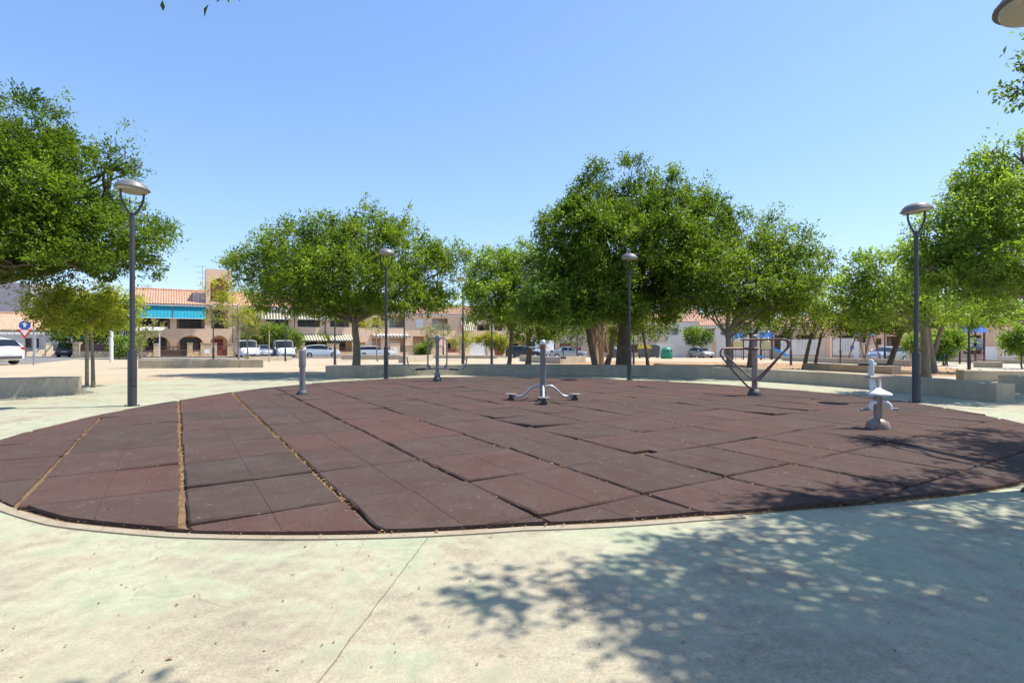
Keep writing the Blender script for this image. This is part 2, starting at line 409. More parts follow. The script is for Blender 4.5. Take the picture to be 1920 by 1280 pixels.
def tag(o, label=None, cat=None, group=None, kind=None):
    if label: o['label'] = label
    if cat: o['category'] = cat
    if group: o['group'] = group
    if kind: o['kind'] = kind
    return o
def thing(name, label, cat, loc=(0, 0, 0), rz=0.0, group=None, scale=1.0):
    o = bpy.data.objects.new(name, None); C.objects.link(o)
    o.empty_display_size = 0.3
    o.location = loc; o.rotation_euler = (0, 0, rz); o.scale = (scale,) * 3
    return tag(o, label, cat, group)
def copy_tree(o, parent=None):
    c = o.copy(); C.objects.link(c)
    if parent: c.parent = parent
    for ch in list(o.children): copy_tree(ch, c)
    return c
def arc(c, r, a0, a1, n, plane='xz', off=0.0):
    out = []
    for i in range(n + 1):
        a = R(a0 + (a1 - a0) * i / n)
        p, q = r * math.cos(a), r * math.sin(a)
        out.append((c[0] + p, c[1], c[2] + q) if plane == 'xz' else (c[0] + p, c[1] + q, c[2]))
    return out
def smooth_path(pts, n=6):
    """Catmull-Rom through the points"""
    P = [Vector(p) for p in pts]; P = [P[0] * 2 - P[1]] + P + [P[-1] * 2 - P[-2]]
    out = []
    for i in range(1, len(P) - 2):
        for k in range(n):
            t = k / n
            a, b, c, d = P[i - 1], P[i], P[i + 1], P[i + 2]
            out.append(0.5 * ((2 * b) + (c - a) * t + (2 * a - 5 * b + 4 * c - d) * t * t + (3 * b - a - 3 * c + d) * t ** 3))
    out.append(P[-2])
    return out

# ------------------------------------------------------------------ the ground
def ground_sheet():
    xs = sorted(set(list(np.linspace(-300, -80, 6)) + list(np.linspace(-80, 80, 81)) + list(np.linspace(80, 300, 6))))
    ys = sorted(set([-120, -40, -10, 0, 6, 12, 15, 18, 20] + list(range(22, 96, 3)) + [95, 150, 260, 420]))
    v = [(x, y, G(x, y)) for y in ys for x in xs]
    nx = len(xs)
    f = [(j * nx + i, j * nx + i + 1, (j + 1) * nx + i + 1, (j + 1) * nx + i) for j in range(len(ys) - 1) for i in range(nx - 1)]
    return MB().add(v, f).build('ground', 'sand', ang=180)
tag(ground_sheet(), kind='structure')

def sheet(name, poly, m, lift, step=1.0):
    """a thin sheet on the ground inside a convex polygon, sampled so that it follows the slope"""
    xs = [p[0] for p in poly]; ys = [p[1] for p in poly]
    cuts = [y for y in np.arange(math.floor(min(ys)) , math.ceil(max(ys)) + step, step)]
    if Y0 not in cuts: cuts = sorted(set(cuts + [Y0]))
    rows = []
    def span(y):
        hits = []
        n = len(poly)
        for i in range(n):
            (xa, ya), (xb, yb) = poly[i], poly[(i + 1) % n]
            if (ya - y) * (yb - y) <= 0 and ya != yb:
                hits.append(xa + (xb - xa) * (y - ya) / (yb - ya))
        return (min(hits), max(hits)) if len(hits) > 1 else None
    ylist = sorted(set([min(ys) + 1e-4] + [c for c in cuts if min(ys) < c < max(ys)] + [y for y in ys if min(ys) < y < max(ys)] + [max(ys) - 1e-4]))
    N = 16
    v = []; f = []
    for y in ylist:
        s = span(y)
        for k in range(N + 1):
            x = s[0] + (s[1] - s[0]) * k / N
            v.append((x, y, G(x, y) + lift))
    for j in range(len(ylist) - 1):
        for k in range(N):
            a = j * (N + 1) + k
            f.append((a, a + 1, a + N + 2, a + N + 1))
    return tag(MB().add(v, f).build(name, m, ang=180), kind='structure')

# painted plaza: a circle of 12 m round the disc, running on behind the camera
poly = [(DC[0] + 12.0 * math.cos(R(a)), DC[1] + 12.0 * math.sin(R(a))) for a in range(0, 181, 4)] + [(-12, -9), (12, -9)]
sheet('plaza', poly, 'plaza', 0.012, 0.5)

# ---- rubber tiles
def disc_tiles():
    rnd = random.Random(5)
    S = 1.03
    o = (X(345, 3.46), 3.46)          # a grid corner on the seam in the left foreground
    # coordinates along DB (p) and DA (q)
    heave = {}
    def hv(i, j):
        if (i, j) not in heave: heave[(i, j)] = 0.010 * rnd.random() ** 2
        return heave[(i, j)]
    prm = [0.0, 0.012, 0.12, 0.25, 0.38, 0.494, 0.5, 0.506, 0.62, 0.75, 0.88, 0.988, 1.0]
    qrm = [0.0, 0.012, 0.12, 0.25, 0.38, 0.5, 0.62, 0.75, 0.88, 0.988, 1.0]
    mb = MB(); tint = []
    n_p, n_q = len(prm), len(qrm)
    for i in range(-11, 13):
        for j in range(-9, 20):
            gp = 0.007 + 0.008 * rnd.random()             # seam widths
            gq = 0.006 + 0.012 * rnd.random()
            if i in (-1, 0): gp += 0.010
            if i in (1, -2, -3): gp += 0.006
            base = [hv(i, j), hv(i + 1, j), hv(i, j + 1), hv(i + 1, j + 1)]
            lift = [0.026 * rnd.random() ** 3.0 for _ in range(4)]
            curl = 0.0
            for (lx, ly, amt) in LIFTS:
                lp_ = (lx - o[0]) * DB[0] + (ly - o[1]) * DB[1]; lq_ = (lx - o[0]) * DA[0] + (ly - o[1]) * DA[1]
                if int(math.floor(lp_ / S)) == i and int(math.floor(lq_ / S)) == j: lift[0] = amt; lift[1] *= 0.3
            rot = R(rnd.uniform(-0.55, 0.55)); sx, sy = rnd.uniform(-0.006, 0.006), rnd.uniform(-0.006, 0.006)
            t = min(1, max(0, rnd.gauss(0.5, 0.24))); edge = rnd.uniform(-0.02, 0.035)
            vid = {}; vs = []; inside = {}
            for b, q in enumerate(qrm):
                for a, p in enumerate(prm):
                    pp = (gp + p * (1 - 2 * gp)); qq = (gq + q * (1 - 2 * gq))
                    lp, lq = (pp - 0.5) * S + sx, (qq - 0.5) * S + sy
                    if p in (0.0, 1.0): lp += rnd.uniform(-0.007, 0.005)
                    if q in (0.0, 1.0): lq += rnd.uniform(-0.005, 0.004)
                    lp, lq = lp * math.cos(rot) - lq * math.sin(rot), lp * math.sin(rot) + lq * math.cos(rot)
                    P = (i + 0.5) * S + lp; Q = (j + 0.5) * S + lq
                    x = o[0] + DB[0] * P + DA[0] * Q; y = o[1] + DB[1] * P + DA[1] * Q
                    dx, dy = x - DC[0], y - DC[1]; d = math.hypot(dx, dy)
                    rr = disc_r(math.atan2(dy, dx)) + edge
                    ok = d <= rr
                    if not ok: x, y = DC[0] + dx / d * rr, DC[1] + dy / d * rr
                    zb = (base[0] * (1 - p) * (1 - q) + base[1] * p * (1 - q) + base[2] * (1 - p) * q + base[3] * p * q)
                    zl = (lift[0] * ((1 - p) * (1 - q)) ** 1.6 + lift[1] * (p * (1 - q)) ** 1.6 + lift[2] * ((1 - p) * q) ** 1.6 + lift[3] * (p * q) ** 1.6)
                    z = 0.036 + zb + zl + curl * ((2 * p - 1) ** 2) * 0.7
                    if p in (0.0, 1.0) or q in (0.0, 1.0): z -= 0.010 + 0.004 * rnd.random()
                    if p == 0.5: z -= 0.004
                    inside[(a, b)] = ok; vid[(a, b)] = (x, y, G(x, y) + z)
            quads = []
            for b in range(n_q - 1):
                for a in range(n_p - 1):
                    cs = [(a, b), (a + 1, b), (a + 1, b + 1), (a, b + 1)]
                    if not any(inside[c] for c in cs): continue
                    xx = sum(vid[c][0] for c in cs) / 4; yy = sum(vid[c][1] for c in cs) / 4
                    skip = False
                    for (hx, hy, hp, hq) in HOLES:
                        lp = (xx - hx) * DB[0] + (yy - hy) * DB[1]; lq = (xx - hx) * DA[0] + (yy - hy) * DA[1]
                        if abs(lp) < hp and abs(lq) < hq: skip = True
                    if not skip: quads.append(cs)
            if not quads: continue
            used = sorted(set(c for q in quads for c in q)); idx = {c: k for k, c in enumerate(used)}
            top = [vid[c] for c in used]; nt_ = len(top)
            bot = [(x, y, z - 0.028) for x, y, z in top]
            fs = [tuple(idx[c] for c in q) for q in quads]
            edges = {}
            for q in fs:
                for k in range(4): edges[(q[k], q[(k + 1) % 4])] = 1
            side = [(b_, a_, a_ + nt_, b_ + nt_) for (a_, b_) in edges if (b_, a_) not in edges]
            mb.add(top + bot, fs + side)
            tint += [t] * (2 * nt_)
    o_ = mb.build('rubber_tile_surface', 'rubber', smooth=False)
    at = o_.data.attributes.new('tint', 'FLOAT', 'POINT'); at.data.foreach_set('value', tint)
    tag(o_, kind='structure')
def hp(u, v): h = hit(u, v); return h[0], h[1]
LIFTS = [(*hp(975, 786), 0.05), (*hp(905, 776), 0.03), (*hp(1190, 835), 0.02), (*hp(1010, 940), 0.028), (*hp(1560, 930), 0.02), (*hp(1450, 780), 0.04)]
HOLES = [(*hp(1203, 857), 0.14, 0.10), (*hp(375, 821), 0.07, 0.035), (*hp(1668, 915), 0.30, 0.055)]
disc_tiles()

def disc_ring(name, r0, r1, z0, z1, m, a0, a1, n=120):
    v = []; f = []
    for k in range(n):
        a = R(a0 + (a1 - a0) * k / (n - 1))
        for r in (disc_r(a) + r0, disc_r(a) + r1):
            for z in ((z0, z1)):
                x, y = DC[0] + r * math.cos(a), DC[1] + r * math.sin(a)
                v.append((x, y, G(x, y) + z))
    for k in range(n - 1):
        a, b = k * 4, (k + 1) * 4
        f += [(a + 1, a + 3, b + 3, b + 1), (a + 2, b + 2, b + 3, a + 3), (a, a + 1, b + 1, b)]
    return tag(MB().add(v, f).build(name, m), kind='structure')
disc_ring('edging_kerb', 0.031, 0.10, 0.0, 0.022, 'kerb', 170, 281)
def bed():
    v = [(DC[0], DC[1], 0.017 + G(*DC))]; f = []; n = 120; rings = [.15, .3, .5, .7, .85, 1.0]
    for r in rings:
        for k in range(n):
            a = 2 * math.pi * k / n; q = r * (disc_r(a) + 0.03); x, y = DC[0] + q * math.cos(a), DC[1] + q * math.sin(a)
            v.append((x, y, G(x, y) + 0.017))
    f += [(0, 1 + k, 1 + (k + 1) % n) for k in range(n)]
    for i in range(len(rings) - 1):
        for k in range(n):
            a, b = 1 + i * n + k, 1 + i * n + (k + 1) % n
            f.append((a, a + n, b + n, b)[::1])
    tag(MB().add(v, f).build('tile_bed', 'seam'), kind='structure')
bed()
hx_, hy_ = hp(1668, 915)
sheet('exposed_screed', [(hx_ + DB[0] * a + DA[0] * b, hy_ + DB[1] * a + DA[1] * b) for a, b in ((-.42, -.2), (.42, -.2), (.42, .2), (-.42, .2))], 'concrete', 0.021, 0.5)

# ---- the roads, pavements and earth beyond
class Row:
    """a street frontage: a vertical plane through o with direction angle th"""
    def __init__(s, o, th): s.o = o; s.th = th; s.d = (math.cos(th), math.sin(th)); s.n = (-math.sin(th), math.cos(th))
    def s_of(s, u):
        k = (u - CX) / F
        return (k * s.o[1] - s.o[0]) / (s.d[0] - k * s.d[1])
    def pos(s, t, off=0.0): return (s.o[0] + s.d[0] * t + s.n[0] * off, s.o[1] + s.d[1] * t + s.n[1] * off)
    def z(s, u, v):
        y = s.pos(s.s_of(u))[1]; return CAM - (v - HY) / F * y
    def shift(s, off): return Row(s.pos(0, off), s.th)
RA = Row((-44.0, 62.0), TH)                        # long row of houses on the left
RF = RA.shift(-3.6)                                # its garden walls
a0, a1 = -60, 100
def strip(name, row, t0, t1, o0, o1, m, lift):
    p = [row.pos(t0, o0), row.pos(t1, o0), row.pos(t1, o1), row.pos(t0, o1)]
    return sheet(name, p, m, lift, 2.0)
strip('road', RA, -3, 66, -14.5, -5.2, 'asphalt', 0.010)
strip('far_pavement', RA, -3, 66, -5.15, 0.5, 'paving', 0.10)
strip('side_street', RA, -14, -3.2, -34, 70, 'asphalt', 0.014)
strip('near_pavement', RA, -3, 66, -17.0, -14.6, 'paving', 0.10)
sheet('earth_bed', [(1.5, 21.5), (17, 19.5), (22, 24), (30, 40), (10, 50), (3, 45)], 'dirt', 0.010)
sheet('right_paving', [(12.3, 8), (30, 8), (46, 42), (31, 40), (16, 20.5), (11.6, 15)], 'paving', 0.008)

# ------------------------------------------------------------------ concrete seat walls
def wall_path(name, label, pts, h, t, closed=False, group='low concrete seat walls', joints=True):
    """a seat wall along a polyline of ground points, chamfered, as one object"""
    P = [Vector((p[0], p[1], 0)) for p in pts]
    o = P[0].copy(); o.z = G(o.x, o.y)
    v = []; f = []
    b = 0.018
    prof = [(-t / 2, -0.25), (-t / 2, h - b), (-t / 2 + b, h), (t / 2 - b, h), (t / 2, h - b), (t / 2, -0.25)]
    # resample: short steps, with a narrow groove at each casting joint
    rw = random.Random(len(label) * 7 + len(pts))
    st = []; run = 0.0; nextj = rw.uniform(1.6, 2.4)
    for i in range(len(P) - 1):
        L_ = (P[i + 1] - P[i]).length; ns = max(1, int(L_ / 0.22))
        for q in range(ns):
            a_ = run + L_ * q / ns; pos = P[i].lerp(P[i + 1], q / ns); dr = (P[i + 1] - P[i]).normalized()
            st.append((pos, dr, 0.0))
            if a_ > nextj and q < ns - 1:
                for e, sh in ((0.03, 0.0), (0.036, 0.010), (0.046, 0.010), (0.052, 0.0)): st.append((pos + dr * e, dr, sh))
                nextj = a_ + rw.uniform(2.3, 2.7)
        run += L_
    st.append((P[-1], (P[-1] - P[-2]).normalized(), 0.0))
    m = len(st)
    for i, (pos, d, sh) in enumerate(st):
        if 0 < i < m - 1 and sh == 0: d = (st[i + 1][0] - st[i - 1][0]).normalized()
        n = Vector((-d.y, d.x, 0))
        for j, (a, z) in enumerate(prof):
            a2 = a - math.copysign(sh, a); z2 = z - (sh if 0 < j < 5 else 0)
            if j in (2, 3): z2 -= 0.010 * rw.random() ** 4; a2 -= math.copysign(0.012 * rw.random() ** 4, a)
            q = pos + n * a2
            v.append((q.x - o.x, q.y - o.y, G(pos.x, pos.y) + z2 - o.z))
    k = len(prof)
    for i in range(m - 1):
        for j in range(k - 1):
            f.append((i * k + j, (i + 1) * k + j, (i + 1) * k + j + 1, i * k + j + 1))
    f += [tuple(range(k)), tuple(range(m * k - 1, (m - 1) * k - 1, -1))]
    ob = MB().add(v, f).build(name, 'concrete', ang=25)
    ob.location = o
    return tag(ob, label, 'seat wall', group)
def seg(u0, v0, u1, v1, n=1):
    """ground points between two pixels"""
    a, b = hit(u0, v0), hit(u1, v1)
    return [(a[0] + (b[0] - a[0]) * i / n, a[1] + (b[1] - a[1]) * i / n) for i in range(n + 1)]
AC = (0.35, 10.3)
pts = []
for a in np.linspace(132, 4.2, 60):
    t = (132 - a) / 127.8
    r = 9.42 + 0.35 * math.sin(math.pi * t) * 0.9 + 1.0 * max(0, t - 0.55)
    pts.append((AC[0] + r * math.cos(R(a)), AC[1] + r * math.sin(R(a))))
wall_path('seat_wall', 'long curved concrete seat wall arching round the far side of the rubber surface', pts, 0.40, 0.42)
wall_path('seat_wall', 'concrete seat wall dappled with shade at the left edge, near the grey lamp', [(-9.75, 12.05), (-10.55, 11.55), (-13.5, 10.3)], 0.40, 0.46)
wall_path('seat_wall', 'long straight concrete seat wall on the sand in front of the house with the arches', seg(262, 690, 494, 688.5, 3), 0.42, 0.5)
wall_path('seat_wall', 'thin concrete seat wall just in front of the two white vans', seg(462, 677, 543, 675.5, 2), 0.36, 0.45)
wall_path('seat_wall', 'concrete seat wall in front of the white estate car', seg(640, 674, 752, 674, 2), 0.46, 0.45)
wall_path('seat_wall', 'short white concrete block left of the pull machine', seg(753, 680, 806, 676, 2), 0.5, 0.45)
wall_path('seat_wall', 'concrete seat wall in front of the white garage doors', seg(815, 671.5, 932, 672, 2), 0.36, 0.45)
wall_path('seat_wall', 'curved concrete seat wall below the silver saloon and the dark estate car', [hit(978, 676)[:2], hit(1010, 680)[:2], hit(1050, 681.5)[:2], hit(1094, 680)[:2]], 0.50, 0.4)
wall_path('seat_wall', 'low shaded concrete kerb wall at the front edge of the orange earth bed', seg(1228, 688, 1400, 692, 3), 0.22, 0.35)
wall_path('seat_wall', 'shaded concrete seat wall behind the white exercise bike', seg(1512, 693, 1681, 702, 3), 0.35, 0.4)
wall_path('seat_wall', 'concrete seat wall in front of the swing frame', seg(1470, 676, 1712, 687, 3), 0.42, 0.4)
wall_path('seat_wall', 'concrete seat wall behind the green bottle bank earth bed', seg(1243, 664, 1375, 666, 3), 0.3, 0.4)
wall_path('seat_wall', 'sunlit concrete seat wall right of the thick twin trunks', seg(1800, 714, 1925, 716, 2), 0.36, 0.42)
wall_path('seat_wall', 'yellowish concrete seat wall cut by the right edge of the picture', seg(1877, 734, 1990, 738, 2), 0.42, 0.45)
wall_path('seat_wall', 'shaded concrete seat wall in front of the right hand play tower', seg(1825, 688.5, 1880, 689.5, 2), 0.36, 0.42)
wall_path('seat_wall', 'long low concrete seat wall running past the round lollipop tree', seg(1700, 676, 1925, 682, 3), 0.33, 0.4)

# ------------------------------------------------------------------ street lamps
LG = 'street lamps with a dome hood on a two armed fork'
def make_lamp(pm='lamp'):
    t = thing('street_lamp', '', 'street lamp')
    MB().lathe([(0.076, -0.05), (0.076, 1.05), (0.072, 1.075), (0.05, 1.08)], n=16).build('sleeve', pm, t)
    MB().lathe([(0.046, 1.081), (0.043, 3.60), (0.036, 3.66)], n=14).build('pole', pm, t)
    d = MB().box(-0.035, 0.035, -0.081, -0.070, 0.40, 0.62); d.lathe([(0.008, -0.004), (0.008, 0.003)], (0.02, -0.083, 0.51), 6, 'y'); d.build('access_door', pm, t)
    bp = MB().lathe([(0.15, -0.03), (0.15, 0.012), (0.14, 0.016)], n=4, ang=R(45))
    for a in range(45, 360, 90): bp.lathe([(0.013, 0.016), (0.013, 0.04), (0.008, 0.042)], (0.115 * math.cos(R(a)), 0.115 * math.sin(R(a)), 0), 6)
    bp.build('base_plate', pm, t)
    for s in (-1, 1):
        MB().tube(smooth_path([(0, 0, 3.58), (s * 0.085, 0, 3.70), (s * 0.165, 0, 3.86), (s * 0.19, 0, 4.0), (s * 0.19, 0, 4.10)], 5), 0.021, 8).build('fork_arm', pm, t)
    h = MB().lathe([(0.275, 4.10), (0.29, 4.108), (0.287, 4.128), (0.25, 4.165), (0.245, 4.185), (0.19, 4.235), (0.11, 4.262), (0.03, 4.27)], n=28).build('hood', 'lamp_top', t)
    MB().lathe([(0.24, 4.06), (0.255, 4.099), (0.18, 4.0995)], n=28).build('lamp_glass', 'lampglass', t)
    return t
lamp0 = make_lamp()
lamp_first = [True]
def lamp(u, vb, vt, label, rz=0.0, tilt=0.0, dark=False, y=None, sc=None):
    t = lamp0 if lamp_first[0] else copy_tree(lamp0)
    lamp_first[0] = False
    if y is None: x, y, z = hit(u, vb)
    else: x = X(u, y); z = G(x, y)
    t.location = (x, y, z)
    s = sc if sc else (vb - vt) * y / F / 4.31
    t.scale = (s, s, s)
    t.rotation_euler = (0, 0, rz)
    t['label'] = label; t['group'] = LG
    if dark:
        for ch in t.children:
            if ch.name.split('.')[0] in ('sleeve', 'pole', 'fork_arm', 'access_door', 'base_plate'):
                ch.data = dark_mesh(ch.data)
    if tilt:
        for ch in t.children:
            if ch.name.split('.')[0] in ('hood', 'lamp_glass'):
                m = Matrix.Translation((0, 0, 4.1)) @ Matrix.Rotation(tilt, 4, 'Y') @ Matrix.Translation((0, 0, -4.1))
                ch.matrix_local = m
    return t
_dm = {}
def dark_mesh(me):
    if me.name not in _dm:
        c = me.copy(); c.materials.clear(); c.materials.append(M['lamp_dark']); _dm[me.name] = c
    return _dm[me.name]
lamp(248, 762, 335, 'tall grey lamp at the left edge of the rubber surface', R(55), R(3))
lamp(724, 712, 464, 'grey lamp standing in front of the broad umbrella shaped tree', R(14))
lamp(1180, 713, 473, 'grey lamp standing in front of the tallest dark tree', R(6))
lamp(1718, 755, 377, 'dark lamp with a crooked hood behind the white exercise bike', R(2), R(-8), dark=True)  # stands in shade, which its separate paint tone carries
lamp(1946, 912, -5, 'lamp cut off in the top right corner, seen from below', R(40), R(4), sc=0.985, y=4.42)
lamp(868, 684, 517, 'lamp just right of the umbrella tree, its hood half hidden in leaves', R(25))
lamp(922, 683, 536, 'lamp with a pale hood in front of the small trunk and the white garage doors', R(5))
lamp(400, 679, 0, 'thin lamp before the arched tower, its head lost in yellow leaves', R(30), sc=0.95)
lamp(535, 677, 0, 'small lamp in front of the second white van', R(10), sc=0.95)
lamp(628, 684, 0, 'lamp behind the trunk of the umbrella tree, beside the white hatchback', R(35), sc=1.0)
lamp(758, 685, 0, 'lamp between the umbrella tree lamp and the pull machine', R(15), sc=1.0)
lamp(831, 671, 588, 'distant lamp with a pale hood against the salmon house, above the pull machine', R(15))
lamp(1056, 673, 0, 'thin black lamp standing in front of the silver saloon', R(15), dark=True, sc=0.95)
lamp(1082, 676, 0, 'thin lamp pole at the right end of the silver saloon', R(15), sc=0.9)
lamp(1188, 684, 0, 'dark lamp pole right beside the thickest trunk', R(35), dark=True, sc=0.9)
lamp(1229, 664, 0, 'faraway lamp between the yellow lidded bin and the green bottle bank', R(35), sc=0.95)
lamp(1332, 662, 0, 'faraway lamp left of the grey trunk with the spreading limbs', R(35), sc=0.9)
lamp(1483, 685, 0, 'dark lamp pole right of the parallel rail machine', R(35), dark=True, sc=0.95)
lamp(1501, 667, 0, 'faraway lamp in front of the white picket fence', R(35), dark=True, sc=0.95)
lamp(1551, 670, 0, 'faraway lamp beside the peach gate pillar', R(35), dark=True, sc=0.95)
lamp(1576, 681, 0, 'dark lamp pole beside the pale teal cabinet', R(35), dark=True, sc=0.95)
lamp(1659, 683, 0, 'lamp pole standing left of the leaning dark trunk', R(35), sc=0.95)
lamp(1817, 696, 0, 'grey lamp pole right of the thick twin trunks, before the play tower', R(35), sc=0.95)
lamp(1864, 674, 0, 'left one of three distant lamps right of the play tower', R(35), dark=True, sc=0.95)
lamp(1875, 678, 0, 'middle and nearest of three distant lamps right of the play tower', R(35), sc=0.95)
lamp(1887, 675, 0, 'right one of three distant lamps right of the play tower', R(35), dark=True, sc=0.95)

# ------------------------------------------------------------------ outdoor gym machines
def base_bell(t, r=0.14, h=0.12, m='plastic', n=20):
    MB().lathe([(r, -0.02), (r, 0.02), (r * 0.93, h * 0.5), (r * 0.7, h * 0.85), (r * 0.52, h), (r * 0.3, h + 0.005)], n=n).build('base_cover', m, t)
TZ = 0.045
def gym(name, label, u, v, rz=0):
    x, y, z = hit(u, v)
    return thing(name, label, 'exercise machine', (x, y, z + TZ), rz, 'outdoor exercise machines on the rubber surface')

t = gym('exercise_post', 'bare grey exercise post with nothing left on it, leftmost of the machines', 567, 743)
MB().lathe([(0.062, 0.09), (0.062, 0.60), (0.07, 0.605), (0.07, 0.64), (0.074, 0.645), (0.074, 0.93), (0.066, 0.965), (0.04, 0.985), (0.01, 0.99)], n=18).build('post', 'steel', t)
base_bell(t, 0.125, 0.10)
b = MB()
for z, a in ((0.80, 20), (0.72, -15), (0.62, 15), (0.62, -50)):
    b.lathe([(0.012, 0), (0.012, 0.03), (0.006, 0.034)], (0.062 * math.sin(R(a)), -0.062 * math.cos(R(a)) - 0.035, z), 8, 'y')
b.build('bolt', 'rust', t)

t = gym('pull_machine', 'grey double pull machine with two hanging arms and raised curved handles', 820, 717)
MB().lathe([(0.052, 0.10), (0.052, 1.27), (0.058, 1.275), (0.058, 1.31), (0.045, 1.345), (0.012, 1.36)], n=16).build('post', 'steel', t)
base_bell(t, 0.13, 0.15, 'plastic')
g = MB(); g.lathe([(0.085, 0.15), (0.09, 0.2), (0.06, 0.26)], n=14); g.build('collar', 'steel', t)
MB().box(-0.07, 0.07, -0.09, 0.09, 1.17, 1.29).build('bearing_head', 'steel', t)
for s in (-1, 1):
    p = [(s * 0.06, 0, 1.26), (s * 0.17, 0, 1.265), (s * 0.245, 0, 1.23), (s * 0.275, 0, 1.15), (s * 0.28, 0, 0.9), (s * 0.28, 0, 0.40)]
    a = MB().tube(smooth_path(p, 6), 0.022, 8).build('hanging_arm', 'steel', t)
    MB().prism([(s * 0.28, 0.36), (s * 0.28, 0.55), (s * 0.16, 0.36)][::s], -0.012, 0.012).build('gusset', 'steel', a)
    p = [(s * 0.05, -0.02, 0.37), (s * 0.25, -0.03, 0.36), (s * 0.62, -0.05, 0.34), (s * 0.76, -0.06, 0.37), (s * 0.84, -0.06, 0.48), (s * 0.885, -0.06, 0.72)]
    a = MB().tube(smooth_path(p, 6), 0.020, 8).build('handle_bar', 'steel', t)
    MB().tube([(s * 0.36, -0.038, 0.356), (s * 0.62, -0.05, 0.342)], 0.03, 10).build('grip', 'blackrub', a)

t = gym('twister_stand', 'three footed twister stand with a steel post and round foot plates', 1018, 754)
MB().lathe([(0.058, 0.02), (0.058, 1.02), (0.062, 1.03)], n=18).build('post', 'steel', t)
MB().lathe([(0.062, 1.031), (0.062, 1.12), (0.058, 1.125)], n=18).build('rusty_collar', 'rust', t)
MB().lathe([(0.066, 1.126), (0.068, 1.15), (0.058, 1.19), (0.03, 1.215), (0.008, 1.22)], n=18).build('cap', 'silver', t)
base_bell(t, 0.12, 0.08)
for a in (178, 2, 268):
    d = Vector((math.cos(R(a)), math.sin(R(a)), 0))
    L = 0.62 if a != 268 else 0.6
    p = [d * 0.05 + Vector((0, 0, 0.27)), d * 0.16 + Vector((0, 0, 0.285)), d * 0.27 + Vector((0, 0, 0.22)), d * 0.38 + Vector((0, 0, 0.11)), d * 0.47 + Vector((0, 0, 0.075)), d * L + Vector((0, 0, 0.07))]
    leg = MB().tube(smooth_path(p, 6), 0.024, 10).build('foot_arm', 'silver', t)
    c = d * (L + 0.03)
    MB().lathe([(0.07, 0.0), (0.07, 0.035), (0.04, 0.04), (0.04, 0.10), (0.05, 0.105)], (c.x, c.y, 0.0), 14).build('pivot', 'plastic', leg)
    MB().lathe([(0.11, 0.107), (0.122, 0.112), (0.122, 0.125), (0.11, 0.13), (0.02, 0.131)], (c.x, c.y, 0.0), 22).build('foot_plate', 'steel_tan', leg)
for (pa, pb, z) in (((-0.05, 0.0), (-0.36, 0.03), 1.06), ((0.05, -0.02), (0.46, -0.06), 0.86), ((0.03, 0.05), (0.22, 0.42), 0.98)):
    h = MB().tube([(pa[0], pa[1], z), (pb[0] * 0.7 + pa[0] * 0.3, pb[1] * 0.7 + pa[1] * 0.3, z + 0.004), (pb[0], pb[1], z)], 0.017, 8).build('hand_bar', 'silver', t)
    q = (pb[0] * 0.75 + pa[0] * 0.25, pb[1] * 0.75 + pa[1] * 0.25)
    MB().tube([(q[0], q[1], z), (pb[0] * 1.01, pb[1] * 1.01, z)], 0.021, 8).build('grip', 'blackrub', h)

t = gym('parallel_rail_machine', 'parallel rail machine with V shaped brown tube loops on a taupe post', 1415, 744)
MB().lathe([(0.062, 0.10), (0.062, 1.27), (0.068, 1.275), (0.068, 1.30), (0.058, 1.335), (0.03, 1.355), (0.008, 1.36)], n=18).build('post', 'steel_tan', t)
base_bell(t, 0.15, 0.13, 'plastic')
MB().lathe([(0.071, 1.0), (0.071, 1.07)], n=18).build('rail_clamp', 'rail', t)
def rail(pts, parent=t): return MB().tube(smooth_path(pts, 7), 0.021, 9).build('rail', 'rail', parent)
rail([(0.05, -0.085, 1.05), (-0.35, -0.12, 1.05), (-0.72, -0.16, 1.05), (-0.815, -0.17, 1.015), (-0.835, -0.17, 0.93), (-0.78, -0.165, 0.83), (-0.45, -0.13, 0.45), (-0.2, -0.10, 0.20), (-0.09, -0.075, 0.135), (-0.03, -0.055, 0.13)])
rail([(0.03, 0.075, 1.03), (-0.25, 0.25, 1.035), (-0.42, 0.36, 1.035), (-0.50, 0.40, 1.0), (-0.51, 0.40, 0.93), (-0.45, 0.36, 0.83), (-0.2, 0.2, 0.54), (-0.03, 0.07, 0.36)])
rail([(-0.35, -0.09, 1.24), (0.0, -0.10, 1.245), (0.40, -0.20, 1.25), (0.54, -0.24, 1.25), (0.635, -0.26, 1.20), (0.64, -0.26, 1.10), (0.57, -0.24, 1.01), (0.2, -0.14, 0.58), (0.0, -0.1, 0.37), (-0.045, -0.075, 0.31), (0.0, -0.05, 0.29)])
rail([(0.02, 0.075, 1.24), (0.40, 0.15, 1.245), (0.76, 0.24, 1.245), (0.87, 0.27, 1.19), (0.88, 0.27, 1.09), (0.81, 0.25, 1.0), (0.45, 0.17, 0.62), (0.2, 0.11, 0.38), (0.12, 0.09, 0.33), (0.04, 0.07, 0.31)])

t = gym('exercise_bike', 'white exercise bike with a saddle, foot pegs and a black T handlebar', 1646, 808, R(6))
t.scale = (0.86, 0.86, 1.0)
MB().lathe([(0.17, -0.02), (0.172, 0.03), (0.15, 0.085), (0.10, 0.13), (0.06, 0.14)], n=22).build('base_cover', 'steel_tan', t)
p = MB(); p.bbox(-0.065, 0.0, -0.05, 0.03, 0.09, 0.46, 0.012); p.bbox(0.004, 0.062, -0.035, 0.035, 0.11, 0.44, 0.012); p.build('pedestal', 'steel_tan', t)
